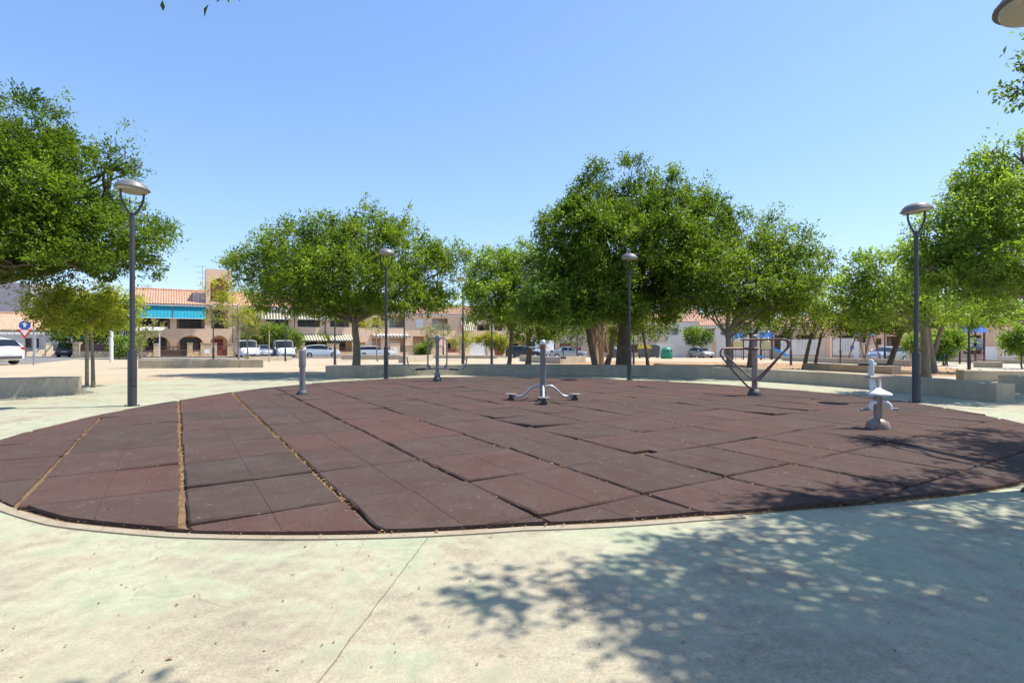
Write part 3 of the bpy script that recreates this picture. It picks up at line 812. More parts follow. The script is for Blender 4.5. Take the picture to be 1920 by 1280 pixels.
# saddle: lofted outline, wide at the back, pointed nose
out = [(-0.20, -0.10), (-0.21, -0.02), (-0.13, 0.08), (-0.05, 0.20), (0.04, 0.20), (0.11, 0.08), (0.21, -0.03), (0.20, -0.11), (0.10, -0.15), (-0.10, -0.15)]
v = []
rings = [(0.80, 0.455), (1.0, 0.465), (1.0, 0.48), (0.9, 0.497), (0.55, 0.525), (0.2, 0.56)]
for k, z in rings: v += [(x * k * 0.84, y * k, z + 0.035 * max(0, y * 4) * 0.2) for x, y in out]
f = []; n = len(out)
for i in range(len(rings) - 1):
    for j in range(n): f.append((i * n + j, i * n + (j + 1) % n, (i + 1) * n + (j + 1) % n, (i + 1) * n + j)[::-1])
f += [tuple(range(n)), tuple(range(len(v) - 1, len(v) - 1 - n, -1))]
MB().add(v, f).build('saddle', 'whitemet', t, ang=60)
b = MB(); b.tube([(-0.085, 0.02, 0.46), (-0.085, 0.06, 0.70)], 0.024, 8); b.tube([(0.075, 0.04, 0.50), (0.075, 0.06, 0.70)], 0.02, 8)
b.tube([(-0.02, 0.03, 0.50), (-0.045, 0.09, 0.72)], 0.034, 10); b.build('seat_riser', 'whitemet', t)
MB().bbox(-0.135, 0.115, 0.0, 0.13, 0.70, 0.725, 0.008).build('bracket', 'steel_tan', t)
MB().lathe([(0.044, 0.725), (0.044, 0.88), (0.042, 0.93), (0.03, 0.955), (0.01, 0.96)], (-0.06, 0.07, 0), 16).build('handle_post', 'whitemet', t)
hb = MB().tube([(-0.29, 0.06, 0.895), (0.19, 0.06, 0.89)], 0.014, 8).build('handlebar', 'whitemet', t)
for x0, x1 in ((-0.29, -0.125), (0.03, 0.20)):
    MB().tube([(x0, 0.06, 0.894), (x1, 0.06, 0.892)], 0.022, 10).build('grip', 'blackrub', hb)
for s in (-1, 1):
    pg = MB().tube(smooth_path([(s * 0.05, -0.02, 0.36), (s * 0.12, -0.03, 0.355), (s * 0.165, -0.05, 0.32), (s * 0.175, -0.06, 0.26)], 5), 0.03, 10).build('foot_crank', 'whitemet', t)
    MB().tube([(s * 0.16, -0.05, 0.275), (s * 0.33, -0.03, 0.262)], 0.017, 8).build('foot_peg', 'steel', pg)

# ------------------------------------------------------------------ trees
def leaf_object(name, P, D, L, Wd, tint, m, parent=None, up=0.9):
    n = len(P)
    up_v = np.array([0, 0, 1.0]) * up + RNG.normal(0, 0.55, (n, 3))
    S = np.cross(D, up_v); S /= np.linalg.norm(S, axis=1, keepdims=True) + 1e-9
    N = np.cross(S, D)
    L = L[:, None]; Wd = Wd[:, None]
    V = np.empty((n, 4, 3), np.float32)
    V[:, 0] = P
    V[:, 1] = P + D * L * 0.5 + S * Wd * 0.5 + N * Wd * 0.16
    V[:, 2] = P + D * L - N * L * 0.12
    V[:, 3] = P + D * L * 0.5 - S * Wd * 0.5 + N * Wd * 0.16
    me = bpy.data.meshes.new(name)
    me.vertices.add(n * 4); me.vertices.foreach_set('co', V.ravel())
    me.loops.add(n * 4); me.loops.foreach_set('vertex_index', np.arange(n * 4, dtype=np.int32))
    me.polygons.add(n); me.polygons.foreach_set('loop_start', np.arange(0, n * 4, 4, dtype=np.int32))
    me.update(calc_edges=True)
    at = me.attributes.new('tint', 'FLOAT', 'POINT'); at.data.foreach_set('value', np.repeat(tint, 4).astype(np.float32))
    me.materials.append(M[m] if isinstance(m, str) else m)
    o = bpy.data.objects.new(name, me); C.objects.link(o)
    if parent: o.parent = parent
    return o
def unit(a): return a / (np.linalg.norm(a, axis=1, keepdims=True) + 1e-9)

def crown_points(lobes, dens=1.0, clump=0.42, sprays=24, per=8, leaf=0.09, zmin=None, whips=0, whip_len=0.9, droop=0.0, gap=0.0, inner=0.5):
    """lobes: list of (centre, radii). Leaves sit in sprays on small clumps over the lobes."""
    PP, DD, TT = [], [], []
    for c, r in lobes:
        c = np.array(c, float); r = np.array(r, float)
        area = (r[0] * r[1] + r[0] * r[2] + r[1] * r[2]) / 3
        K = max(2, int(dens * 6.4 * area / clump ** 2))
        d = unit(RNG.normal(0, 1, (K, 3)))
        rho = inner + (1.10 - inner) * RNG.random(K) ** 0.6
        cc = c + d * r * rho[:, None]
        cr = clump * RNG.uniform(0.55, 1.25, K) * min(1.0, 0.5 + 0.75 * r.min() / (clump * 1.4))
        ct = RNG.normal(0, 0.22, K)                       # random tone per clump; light and shaded leaf masses put into the colour
        keep = RNG.random(K) > gap
        cc, d, cr, ct = cc[keep], d[keep], cr[keep], ct[keep]
        K = len(cc)
        if K == 0: continue
        # sprays
        e = unit(d[:, None, :].repeat(sprays, 1).reshape(-1, 3) * 0.75 + RNG.normal(0, 0.75, (K * sprays, 3)) + np.array([0, 0, 0.32 - droop]))
        o = cc.repeat(sprays, 0) + e * (cr.repeat(sprays) * RNG.uniform(0.1, 0.95, K * sprays))[:, None] * np.array([1.15, 1.15, 0.85])
        st = ct.repeat(sprays) + RNG.normal(0, 0.12, K * sprays)
        sl = RNG.uniform(0.7, 1.5, K * sprays) * leaf * 3.0
        n = K * sprays
        along = RNG.random((n, per))
        P = o[:, None, :] + e[:, None, :] * (along * sl[:, None])[..., None] + RNG.normal(0, leaf * 0.35, (n, per, 3))
        D = unit((e[:, None, :] * 0.75 + RNG.normal(0, 0.62, (n, per, 3)) - np.array([0, 0, droop * 0.6])).reshape(-1, 3))
        T = st[:, None] + 0.30 * along + RNG.normal(0, 0.08, (n, per))
        PP.append(P.reshape(-1, 3)); DD.append(D); TT.append(T.ravel())
        for _ in range(whips):
            # long shoots that stand clear of the crown
            dv = unit(np.array([[RNG.normal(0, 0.55), RNG.normal(0, 0.55), 1.0]]))[0]
            st0 = c + dv * r * 0.85
            ln = whip_len * RNG.uniform(0.4, 1.1)
            gd = unit((dv + np.array([0, 0, 0.8]))[None])[0]
            k = int(ln / leaf * 9)
            a = RNG.random(k)
            wd = (0.20 * (1 - a) + 0.05) * RNG.uniform(0.7, 1.3)
            P = st0 + gd * (a * ln)[:, None] + RNG.normal(0, 1, (k, 3)) * wd[:, None] * 0.8
            D = unit(gd * 0.8 + RNG.normal(0, 0.6, (k, 3)))
            PP.append(P); DD.append(D); TT.append(0.5 + RNG.normal(0, 0.15, k))
    P, D, T = np.concatenate(PP), np.concatenate(DD), np.concatenate(TT)
    if zmin is not None:
        zz = zmin + 0.16 * np.sin(P[:, 0] * 2.1 + 1) + 0.16 * np.sin(P[:, 1] * 2.6) + 0.10 * np.sin(P[:, 0] * 5.3 + P[:, 1] * 4.1)
        k = P[:, 2] > zz
        P, D, T = P[k], D[k], T[k]
    return P, D, np.clip(T + 0.38, 0, 1)

def limb(mb, p0, p1, r0, r1, sag=0.12, n=7, seed=0):
    rr = random.Random(seed)
    a, b = Vector(p0), Vector(p1); L = (b - a).length
    pts = []; rs = []
    w1 = Vector((rr.uniform(-1, 1), rr.uniform(-1, 1), rr.uniform(-0.5, 1))) * L * sag
    for i in range(n + 1):
        t = i / n
        q = a.lerp(b, t) + w1 * math.sin(math.pi * t) + Vector((rr.uniform(-1, 1), rr.uniform(-1, 1), rr.uniform(-1, 1))) * 0.02 * L * (0 < i < n)
        pts.append(q); rs.append(r0 + (r1 - r0) * t ** 0.8)
    mb.tube(pts, rs, 8)
    return pts

def tree(name, label, base, lobes, trunk, leafm, bark='bark', fork=None, r=0.16, leaf=0.09, dens=1.0, group='plaza trees', seed=1, flare=1.35, twigs=2, cat='tree', **kw):
    """base: ground point; trunk: world points from base to fork; lobes in world coordinates"""
    b = Vector(base)
    t = thing(name, label, cat, base, 0, group)
    mb = MB()
    pts = smooth_path([Vector(p) - b for p in trunk], 6)
    L = len(pts) - 1
    rs = [r * (1 + (flare - 1) * math.exp(-i / L * 9)) * (1 - 0.28 * i / L) for i in range(L + 1)]
    pts[0] = pts[0] - Vector((0, 0, 0.15))
    mb.tube(pts, rs, 12)
    rr = random.Random(seed)
    top = pts[-1]
    lob = [(Vector(c) - b, rad) for c, rad in lobes]
    for k, (c, rad) in enumerate(lob):
        start = pts[int(L * rr.uniform(0.84, 1.0))]
        reach = c - Vector((0, 0, rad[2] * 0.25))
        ps = limb(mb, start, reach, r * rr.uniform(0.28, 0.42), r * 0.09, 0.10, 8, seed * 31 + k)
        for q in range(twigs):
            s0 = ps[rr.randint(3, 7)]
            d = Vector((rr.gauss(0, 1), rr.gauss(0, 1), rr.gauss(0.4, 0.6))).normalized()
            e = c + Vector((d.x * rad[0], d.y * rad[1], d.z * rad[2])) * 0.85
            limb(mb, s0, e, r * 0.17, 0.012, 0.10, 6, seed * 77 + k * 5 + q)
    mb.build('trunk', bark, t, ang=180)
    P, D, T = crown_points([(tuple(c), rad) for c, rad in lob], dens=dens, leaf=leaf, **kw)
    n = len(P)
    leaf_object('crown', P, D, leaf * RNG.uniform(0.7, 1.35, n), leaf * RNG.uniform(0.38, 0.6, n), T, leafm, t)
    return t

def plobes(y, spec, k=0.88):
    """lobes from photo measures: (u, v, ru, rv, dy, ry) at depth y, ry in metres"""
    out = []
    for (u, v, ru, rv, dy, ry) in spec:
        yy = y + dy; s = yy / F
        out.append(((X(u, yy), yy, Z(v, yy)), (ru * s * k, ry * k, rv * s * k)))
    return out

# umbrella tree left of centre
Y = 19.4
bx = X(667, Y); bz = G(bx, Y)
lob = plobes(Y, [(500, 500, 55, 38, 0, 1.4), (560, 462, 62, 38, 0.4, 1.5), (590, 520, 70, 42, -1.2, 1.4), (640, 455, 60, 36, 0.5, 1.6),
                 (700, 460, 55, 42, 0, 1.5), (755, 480, 52, 40, 0.3, 1.4), (800, 515, 42, 45, 0.2, 1.3), (660, 520, 72, 40, -1.6, 1.3),
                 (735, 540, 62, 36, -1.2, 1.3), (540, 535, 60, 30, 0.5, 1.3), (640, 545, 70, 28, 1.6, 1.5), (845, 490, 22, 20, 0, 0.6), (465, 490, 22, 16, 0, 0.6),
                 (690, 420, 16, 26, 0, 0.4), (755, 440, 20, 24, 0, 0.5), (520, 560, 50, 16, -0.6, 1.2), (590, 572, 60, 16, -1.0, 1.2), (690, 578, 60, 14, -1.0, 1.2), (770, 570, 55, 16, -0.8, 1.2), (815, 552, 30, 20, 0, 1.0), (650, 580, 80, 12, 1.5, 1.3)])
tree('umbrella_tree', 'broad umbrella shaped tree on a single grey trunk, left of centre', (bx, Y, bz), lob,
     [(bx, Y, bz), (bx + 0.04, Y, bz + 0.9), (bx - 0.02, Y, bz + 1.6), (X(664, Y), Y, Z(592, Y))], 'ficus2', 'bark_pale', r=0.145, dens=1.0, seed=3, whips=2, whip_len=0.8, zmin=Z(592, Y) - bz, leaf=0.10)

# the tallest dark tree
Y = 21.0
bx = X(1166, Y); bz = G(bx, Y)
lob = plobes(Y, [(1115, 408, 52, 44, 0, 1.8), (1190, 402, 55, 46, 0.4, 1.8), (1265, 410, 55, 46, 0.4, 1.8), (1075, 440, 52, 48, 0, 1.7), (1320, 430, 52, 46, 0.2, 1.7),
                 (1150, 450, 75, 55, -1.8, 1.4), (1240, 455, 80, 55, -1.6, 1.4), (1040, 490, 45, 46, -0.4, 1.4), (1360, 480, 40, 40, 0.4, 1.3), (1100, 510, 60, 45, -1.0, 1.4),
                 (1200, 530, 80, 50, 1.0, 1.8), (1290, 520, 60, 48, 0.2, 1.6), (1118, 340, 15, 40, 0, 0.5), (1100, 372, 16, 22, 0, 0.5), (1184, 335, 13, 36, 0, 0.45), (1228, 360, 12, 24, 0.3, 0.4), (1255, 352, 13, 26, 0.2, 0.45), (1330, 385, 13, 22, 0.2, 0.4),
                 (1305, 362, 20, 24, 0, 0.6), (1385, 420, 24, 18, 0, 0.6), (1120, 560, 60, 30, 1.2, 1.5), (1210, 575, 55, 26, 0.8, 1.5)])
tree('tall_tree', 'tallest dark green tree with a massive pale trunk, right of centre', (bx, Y, bz), lob,
     [(bx, Y, bz), (bx + 0.02, Y, bz + 0.8), (bx + 0.05, Y, bz + 1.5), (X(1172, Y), Y, Z(590, Y))], 'ficus', 'bark', r=0.255, dens=1.05, seed=5, whips=2, whip_len=0.55, zmin=Z(622, Y) - bz, leaf=0.112)

# leaning tree with fresh green leaves in front of the tall one
Y = 19.8
x0, x1 = X(1120, Y), X(1103, Y); bz = G(x0, Y)
lob = plobes(Y, [(1040, 560, 55, 40, 0, 1.2), (1090, 520, 50, 42, 0, 1.2), (1140, 545, 48, 42, -0.3, 1.2), (1080, 575, 65, 28, -0.5, 1.2), (1000, 580, 30, 28, 0.2, 0.9), (1165, 575, 30, 24, -0.2, 0.8)])
tree('leaning_tree', 'fresh green tree on a dark leaning trunk, left in front of the tallest tree', (x0, Y, bz), lob,
     [(x0, Y, bz), (X(1112, Y), Y, bz + 0.7), (X(1105, Y), Y, bz + 1.4), (X(1101, Y), Y, Z(598, Y))], 'lightleaf', 'bark', r=0.115, dens=1.0, seed=9, whips=1, whip_len=0.5, zmin=Z(612, Y) - bz, leaf=0.115, clump=0.36)

# tree right of the tall one: grey trunk, spreading limbs
Y = 19.0
bx = X(1370, Y); bz = G(bx, Y)
lob = plobes(Y, [(1330, 500, 50, 38, -0.3, 1.4), (1400, 490, 55, 40, 0.5, 1.4), (1460, 470, 40, 36, 0.6, 1.3), (1500, 510, 42, 36, 0.2, 1.2), (1300, 545, 40, 34, -0.2, 1.2),
                 (1380, 540, 65, 38, -0.8, 1.2), (1455, 550, 60, 36, -0.4, 1.2), (1510, 560, 32, 36, 0.4, 1.0), (1458, 432, 18, 20, 0.6, 0.5), (1540, 495, 16, 10, 0.2, 0.5), (1400, 570, 90, 22, 1.2, 1.3)])
tree('spreading_tree', 'tree with a grey trunk splitting into spreading bare limbs behind the parallel rail machine', (bx, Y, bz), lob,
     [(bx, Y, bz), (bx - 0.05, Y, bz + 0.7), (X(1365, Y), Y, Z(618, Y))], 'ficus2', 'bark_pale', r=0.125, dens=1.05, seed=12, whips=2, whip_len=0.7, zmin=Z(602, Y) - bz, leaf=0.10)

# light tree right of the umbrella tree
Y = 25.0
bx = X(953, Y); bz = G(bx, Y)
lob = plobes(Y, [(935, 510, 45, 38, 0.5, 1.4), (985, 500, 40, 40, 0.8, 1.4), (930, 565, 48, 32, -0.5, 1.2), (975, 560, 45, 36, -0.4, 1.2), (905, 530, 26, 30, 0, 0.9), (960, 590, 50, 18, 0, 1.2), (880, 572, 26, 22, -0.2, 0.8)])
tree('small_tree', 'airy light green tree on a slim trunk between the two middle lamps', (bx, Y, bz), lob,
     [(bx, Y, bz), (X(957, Y), Y, bz + 0.8), (X(960, Y), Y, Z(600, Y))], 'lightleaf', 'bark', r=0.11, dens=0.85, seed=14, whips=2, whip_len=0.7, zmin=Z(612, Y) - bz, leaf=0.125, gap=0.12)

# trees behind the tall one
Y = 31.0
for (u, ut, lab, sp, sd_) in (
    (990, 990, 'double trunked dark tree behind the dark estate car', [(975, 595, 42, 26, 0, 1.6), (1025, 600, 40, 24, 0.3, 1.5), (1065, 610, 30, 24, 0, 1.4), (1000, 620, 40, 14, -0.3, 1.4)], 21),
    (1137, 1150, 'tree with a slanting trunk just right of the shaggy palms', [(1120, 600, 34, 24, 0, 1.4), (1165, 598, 40, 26, 0.3, 1.6), (1195, 612, 24, 18, 0.3, 1.2)], 22),
    (1215, 1204, 'thin leaning tree behind the yellow lidded bin', [(1200, 608, 30, 20, 0, 1.2), (1235, 600, 36, 22, 0.4, 1.4)], 23)):
    bx = X(u, Y); bz = G(bx, Y)
    tree('background_tree', lab, (bx, Y, bz), plobes(Y, sp), [(bx, Y, bz), (X(0.5 * (u + ut) + 2, Y), Y, bz + 0.9), (X(ut, Y), Y, Z(618, Y))], 'ficus2', 'bark', r=0.17 if sd_ != 23 else 0.10, dens=0.8, seed=sd_, leaf=0.14, sprays=16, clump=0.5)

# dark tree behind the spreading tree, and far pale ones
Y = 27.0
for (u, ut, lab, lm, sp, sd_, rr_) in (
    (1408, 1412, 'gnarled dark tree behind the post of the parallel rail machine', 'ficus', [(1390, 590, 45, 30, 0, 1.4), (1440, 585, 45, 30, 0.2, 1.4), (1420, 610, 50, 18, 0, 1.4)], 25, 0.2),
    (1507, 1522, 'pale tree leaning right beside the white picket fence', 'lightleaf', [(1520, 575, 38, 34, 0, 1.3), (1555, 585, 32, 30, 0.4, 1.2), (1500, 600, 36, 20, 0, 1.2)], 26, 0.10),
    (1527, 1540, 'small forked tree in front of the peach gate pillar', 'yellowleaf', [(1545, 610, 28, 18, 0, 1.0), (1568, 600, 24, 20, 0.2, 1.0)], 27, 0.08)):
    bx = X(u, Y); bz = G(bx, Y)
    tree('background_tree', lab, (bx, Y, bz), plobes(Y, sp), [(bx, Y, bz), (X(0.6 * u + 0.4 * ut, Y), Y, bz + 0.8), (X(ut, Y), Y, Z(625, Y))], lm, 'bark', r=rr_, dens=0.75, seed=sd_, leaf=0.125, sprays=16, clump=0.45, gap=0.1)

# right group: thick twin trunks
Y = 17.6
bx = X(1736, Y); bz = G(bx, Y)
lob = plobes(Y, [(1640, 525, 50, 36, 0, 1.4), (1700, 510, 50, 38, 0, 1.4), (1610, 570, 48, 34, -0.2, 1.2), (1670, 575, 60, 34, -0.6, 1.3), (1740, 555, 60, 40, 0.2, 1.5), (1800, 560, 50, 36, 0, 1.4), (1580, 545, 18, 16, 0, 0.7), (1620, 505, 18, 14, 0, 0.6)])
tree('twin_tree', 'light green tree on a thick pale trunk behind the dark crooked lamp', (bx, Y, bz), lob,
     [(bx, Y, bz), (X(1735, Y), Y, bz + 0.9), (X(1732, Y), Y, Z(605, Y))], 'lightleaf', 'bark_pale', r=0.14, dens=0.85, gap=0.08, seed=31, whips=2, whip_len=0.6, zmin=Z(612, Y) - bz, leaf=0.10)
Y = 23.0
bx = X(1752, Y); bz = G(bx, Y)
lob = plobes(Y, [(1790, 590, 45, 20, 0, 1.3), (1840, 580, 45, 26, 0.5, 1.4), (1725, 585, 40, 24, 0.3, 1.3), (1880, 590, 40, 22, 0.2, 1.3)])
tree('twin_tree', 'forked tree with two V shaped trunks right behind the thick pale trunk', (bx, Y, bz), lob,
     [(bx, Y, bz), (X(1748, Y), Y, bz + 0.7), (X(1743, Y), Y, bz + 1.5), (X(1738, Y), Y, Z(600, Y))], 'lightleaf', 'bark_pale', r=0.12, dens=0.85, seed=32, zmin=Z(612, Y) - bz, leaf=0.12)
mb = MB(); limb(mb, (0, 0, 0.9), (X(1772, Y) - bx, 0.1, Z(600, Y) - bz), 0.10, 0.07, 0.05, 6, 4)
mb.build('second_trunk', 'bark_pale', C.objects['twin_tree.001'], ang=180)
Y = 26.0
bx = X(1664, Y); bz = G(bx, Y)
lob = plobes(Y, [(1660, 600, 45, 22, 0, 1.4), (1705, 590, 40, 24, 0.2, 1.4), (1610, 605, 30, 16, 0, 1.2)])
tree('leaning_tree', 'tree with a dark trunk leaning to the right, right of the swing frame', (bx, Y, bz), lob,
     [(bx, Y, bz), (X(1673, Y), Y, bz + 0.7), (X(1690, Y), Y, Z(620, Y))], 'ficus2', 'bark', r=0.14, dens=0.9, seed=33, zmin=Z(624, Y) - bz, leaf=0.12)

# big tree at the right edge; its trunk stands outside the frame
Y = 12.6
bx, by = 13.6, 12.8; bz = G(bx, by)
lob = plobes(Y, [(1870, 330, 55, 40, 0, 1.0), (1910, 370, 70, 60, 0.2, 1.4), (1840, 400, 55, 45, 0, 1.1), (1800, 440, 55, 45, 0, 1.1), (1860, 460, 75, 55, -0.5, 1.2), (1930, 470, 80, 60, 0.2, 1.5), (1770, 490, 45, 38, 0.1, 1.0),
                 (1840, 515, 70, 40, -0.5, 1.1), (1920, 530, 70, 36, -0.2, 1.3), (1790, 525, 50, 26, 0.2, 1.0), (1860, 285, 18, 12, 0, 0.4), (1838, 330, 16, 12, 0, 0.35), (1900, 285, 14, 14, 0, 0.4),
                 (2010, 420, 90, 80, 0.4, 1.6), (2060, 500, 90, 60, 0, 1.6), (1990, 330, 60, 50, 0.3, 1.4), (1735, 500, 16, 14, 0, 0.4)])
tree('edge_tree', 'large light green tree spreading in from the right edge above the lamp poles', (bx, by, bz), lob,
     [(bx, by, bz), (bx - 0.1, by, bz + 0.8), (bx - 0.3, by - 0.05, bz + 2.6)], 'lightleaf', 'bark_pale', r=0.24, dens=0.85, gap=0.08, seed=41, zmin=Z(562, Y) - bz, leaf=0.082, per=10, clump=0.36, twigs=3, inner=0.55, whips=1, whip_len=0.3)

# big tree at the left edge
Y = 12.4
bx, by = -13.4, 13.2; bz = G(bx, by)
lob = plobes(Y, [(20, 240, 60, 50, 0, 1.5), (70, 300, 60, 50, 0, 1.4), (20, 340, 70, 60, -0.5, 1.5), (110, 360, 60, 50, -0.3, 1.3), (170, 400, 55, 42, 0, 1.2), (60, 430, 80, 55, -0.8, 1.4), (140, 450, 70, 42, -0.4, 1.2),
                 (230, 440, 50, 38, 0.2, 1.1), (200, 485, 60, 30, -0.1, 1.1), (280, 450, 34, 26, 0.2, 0.7), (20, 480, 60, 36, -0.4, 1.3), (95, 495, 60, 26, 0, 1.2), (100, 240, 18, 24, 0, 0.5), (240, 300, 26, 16, 0.2, 0.5),
                 (212, 322, 18, 12, 0.2, 0.4), (130, 300, 26, 24, 0, 0.6), (-60, 300, 90, 90, 0, 1.8), (-70, 440, 100, 70, 0, 1.8), (-150, 380, 90, 90, 0.3, 2.0), (298, 490, 12, 22, 0.2, 0.3), (10, 505, 60, 20, -1.2, 1.1), (-40, 480, 60, 36, -1.6, 1.1), (70, 500, 60, 20, -1.0, 1.1), (150, 500, 60, 20, -0.8, 1.0), (-30, 400, 60, 60, -1.5, 1.2)])
tree('edge_tree', 'large dark green tree spreading in from the left edge behind the grey lamp', (bx, by, bz), lob,
     [(bx, by, bz), (bx + 0.1, by, bz + 0.9), (bx + 0.1, by + 0.2, bz + 3.6)], 'ficus', 'bark', r=0.27, dens=1.15, seed=43, zmin=Z(515, Y) - bz, leaf=0.072, per=10, clump=0.38, twigs=3, whips=1, whip_len=0.7)

# tree beside the camera on the right: its crown hangs just above the frame and shades the foreground
bx, by = 6.3, 2.4; bz = G(bx, by)
lob = [((3.0, 3.1, 4.6), (0.5, 0.38, 0.38)), ((4.6, 2.2, 5.0), (0.9, 0.6, 0.5)), ((5.6, 3.4, 4.7), (0.9, 0.6, 0.5)), ((3.9, 3.15, 4.9), (0.7, 0.55, 0.5)), ((4.4, 3.5, 4.9), (0.9, 0.7, 0.55)), ((4.2, 2.6, 4.7), (0.8, 0.55, 0.5)), ((5.1, 4.1, 5.05), (0.8, 0.5, 0.4)), ((5.2, 3.0, 5.1), (1.0, 0.9, 0.6)),
        ((5.9, 4.2, 4.9), (1.0, 0.9, 0.6)), ((7.0, 5.2, 4.8), (1.0, 0.9, 0.6)), ((8.1, 6.2, 4.6), (0.8, 0.7, 0.5)), ((6.8, 3.2, 5.3), (1.2, 1.1, 0.8)),
       ((7.6, 2.2, 5.0), (1.2, 1.1, 0.8)), ((6.0, 1.6, 5.1), (1.2, 1.0, 0.7)), ((4.8, 1.9, 4.7), (1.0, 0.8, 0.5)), ((3.6, 2.45, 4.65), (0.55, 0.4, 0.4)), ((7.15, 7.1, 5.05), (0.2, 0.2, 0.2)), ((7.05, 7.1, 4.8), (0.14, 0.15, 0.14)), ((6.98, 7.1, 4.6), (0.08, 0.1, 0.1)),
       ((8.8, 7.0, 4.8), (0.9, 0.8, 0.6))]
tree('near_tree', 'leafy tree with only a sprig showing at the right edge under the corner lamp', (bx, by, bz), lob,
     [(bx, by, bz), (bx - 0.05, by + 0.1, bz + 1.2), (bx - 0.1, by + 0.3, bz + 2.6)], 'ficus', 'bark', r=0.2, dens=0.72, seed=45, leaf=0.085, clump=0.33, gap=0.15)
bx, by = -2.6, -1.6; bz = G(bx, by)
lob = [((-2.6, -0.4, 5.0), (1.6, 1.4, 0.9)), ((-3.8, -1.6, 4.8), (1.5, 1.4, 0.9)), ((-1.2, -1.4, 4.9), (1.4, 1.3, 0.9)), ((-2.5, 1.2, 5.2), (1.1, 1.0, 0.6)), ((-2.55, 2.6, 5.2), (0.6, 0.6, 0.4)),
       ((-2.36, 3.93, 4.15), (0.03, 0.03, 0.02)), ((0.95, 2.15, 4.4), (0.06, 0.05, 0.04)), ((-0.6, 0.2, 4.9), (0.9, 0.7, 0.5))]
tree('near_tree', 'tree with only a tiny leaf tip hanging in at the top edge', (bx, by, bz), lob,
     [(bx, by, bz), (bx, by, bz + 1.2), (bx, by + 0.1, bz + 2.8)], 'ficus', 'bark', r=0.2, dens=0.7, seed=46, leaf=0.085, clump=0.33, twigs=1)

# ---- smaller trees
# feathery albizia by the left lamp, with its stake
Y = hit(174, 727)[1]
bx, _, bz = hit(175, 727)
lob = plobes(Y, [(110, 572, 38, 20, 0, 0.8), (150, 555, 45, 22, 0, 0.9), (195, 560, 42, 22, 0.1, 0.9), (85, 590, 26, 10, 0, 0.6), (130, 595, 45, 22, -0.2, 0.8), (190, 590, 45, 20, -0.1, 0.8), (225, 580, 24, 22, 0.2, 0.6), (155, 575, 50, 22, 0.5, 0.8)])
tree('silk_tree', 'feathery yellow green silk tree tied to a wooden stake near the left lamp', (bx, Y, bz), lob,
     [(bx, Y, bz), (X(173, Y), Y, bz + 1.0), (X(168, Y), Y, Z(590, Y))], 'silkleaf', 'bark_pale', r=0.042, dens=0.62, seed=51, leaf=0.075, clump=0.26, sprays=20, droop=0.45, group='young street trees')
x, y, z = hit(163, 724)
tag(MB().tube([(0, 0, -0.1), (0.0, 0, 1.0), (-0.02, 0, Z(608, y) - z)], [0.046, 0.044, 0.042], 10).build('tree_stake', 'wood'), 'thick round wooden stake beside the silk tree trunk', 'stake').location = (x, y, z)
# clipped hedge mass behind it, on the corner garden wall
def shrub(name, label, y, spec, leafm, leaf=0.12, dens=0.8, cat='shrub', group=None, stem=None, **kw):
    lob = plobes(y, spec)
    cx = sum(c[0] for c, r in lob) / len(lob); cy = sum(c[1] for c, r in lob) / len(lob); bz = G(cx, cy)
    t = thing(name, label, cat, (cx, cy, bz), 0, group)
    P, D, T = crown_points([((c[0] - cx, c[1] - cy, c[2] - bz), r) for c, r in lob], dens=dens, leaf=leaf, **kw)
    n = len(P)
    leaf_object('foliage', P, D, leaf * RNG.uniform(0.7, 1.3, n), leaf * RNG.uniform(0.4, 0.62, n), T, leafm, t)
    mb = MB()
    for k, (c, r) in enumerate(lob):
        q = Vector(c) - Vector((cx, cy, bz))
        limb(mb, (q.x * 0.5, q.y * 0.5, -0.1), (q.x, q.y, q.z), stem or 0.05, 0.02, 0.06, 5, k + len(label))
    mb.build('stem', 'bark', t, ang=180)
    return t
shrub('hedge', 'tall dense hedge behind the corner garden fence at the left', 58, [(125, 615, 26, 28, 0, 1.6), (165, 605, 32, 36, 0.5, 1.8), (205, 610, 30, 34, 0, 1.6), (232, 620, 14, 28, 0, 1.2), (145, 630, 40, 18, -0.6, 1.2)], 'ficus', 0.22, 0.8, 'hedge', clump=0.8)
shrub('bush', 'loose green bush at the foot of the white pole', 47, [(228, 650, 12, 11, 0, 0.6), (246, 646, 14, 12, 0, 0.6), (238, 662, 12, 8, 0, 0.5)], 'lightleaf', 0.16, 0.8, clump=0.4)
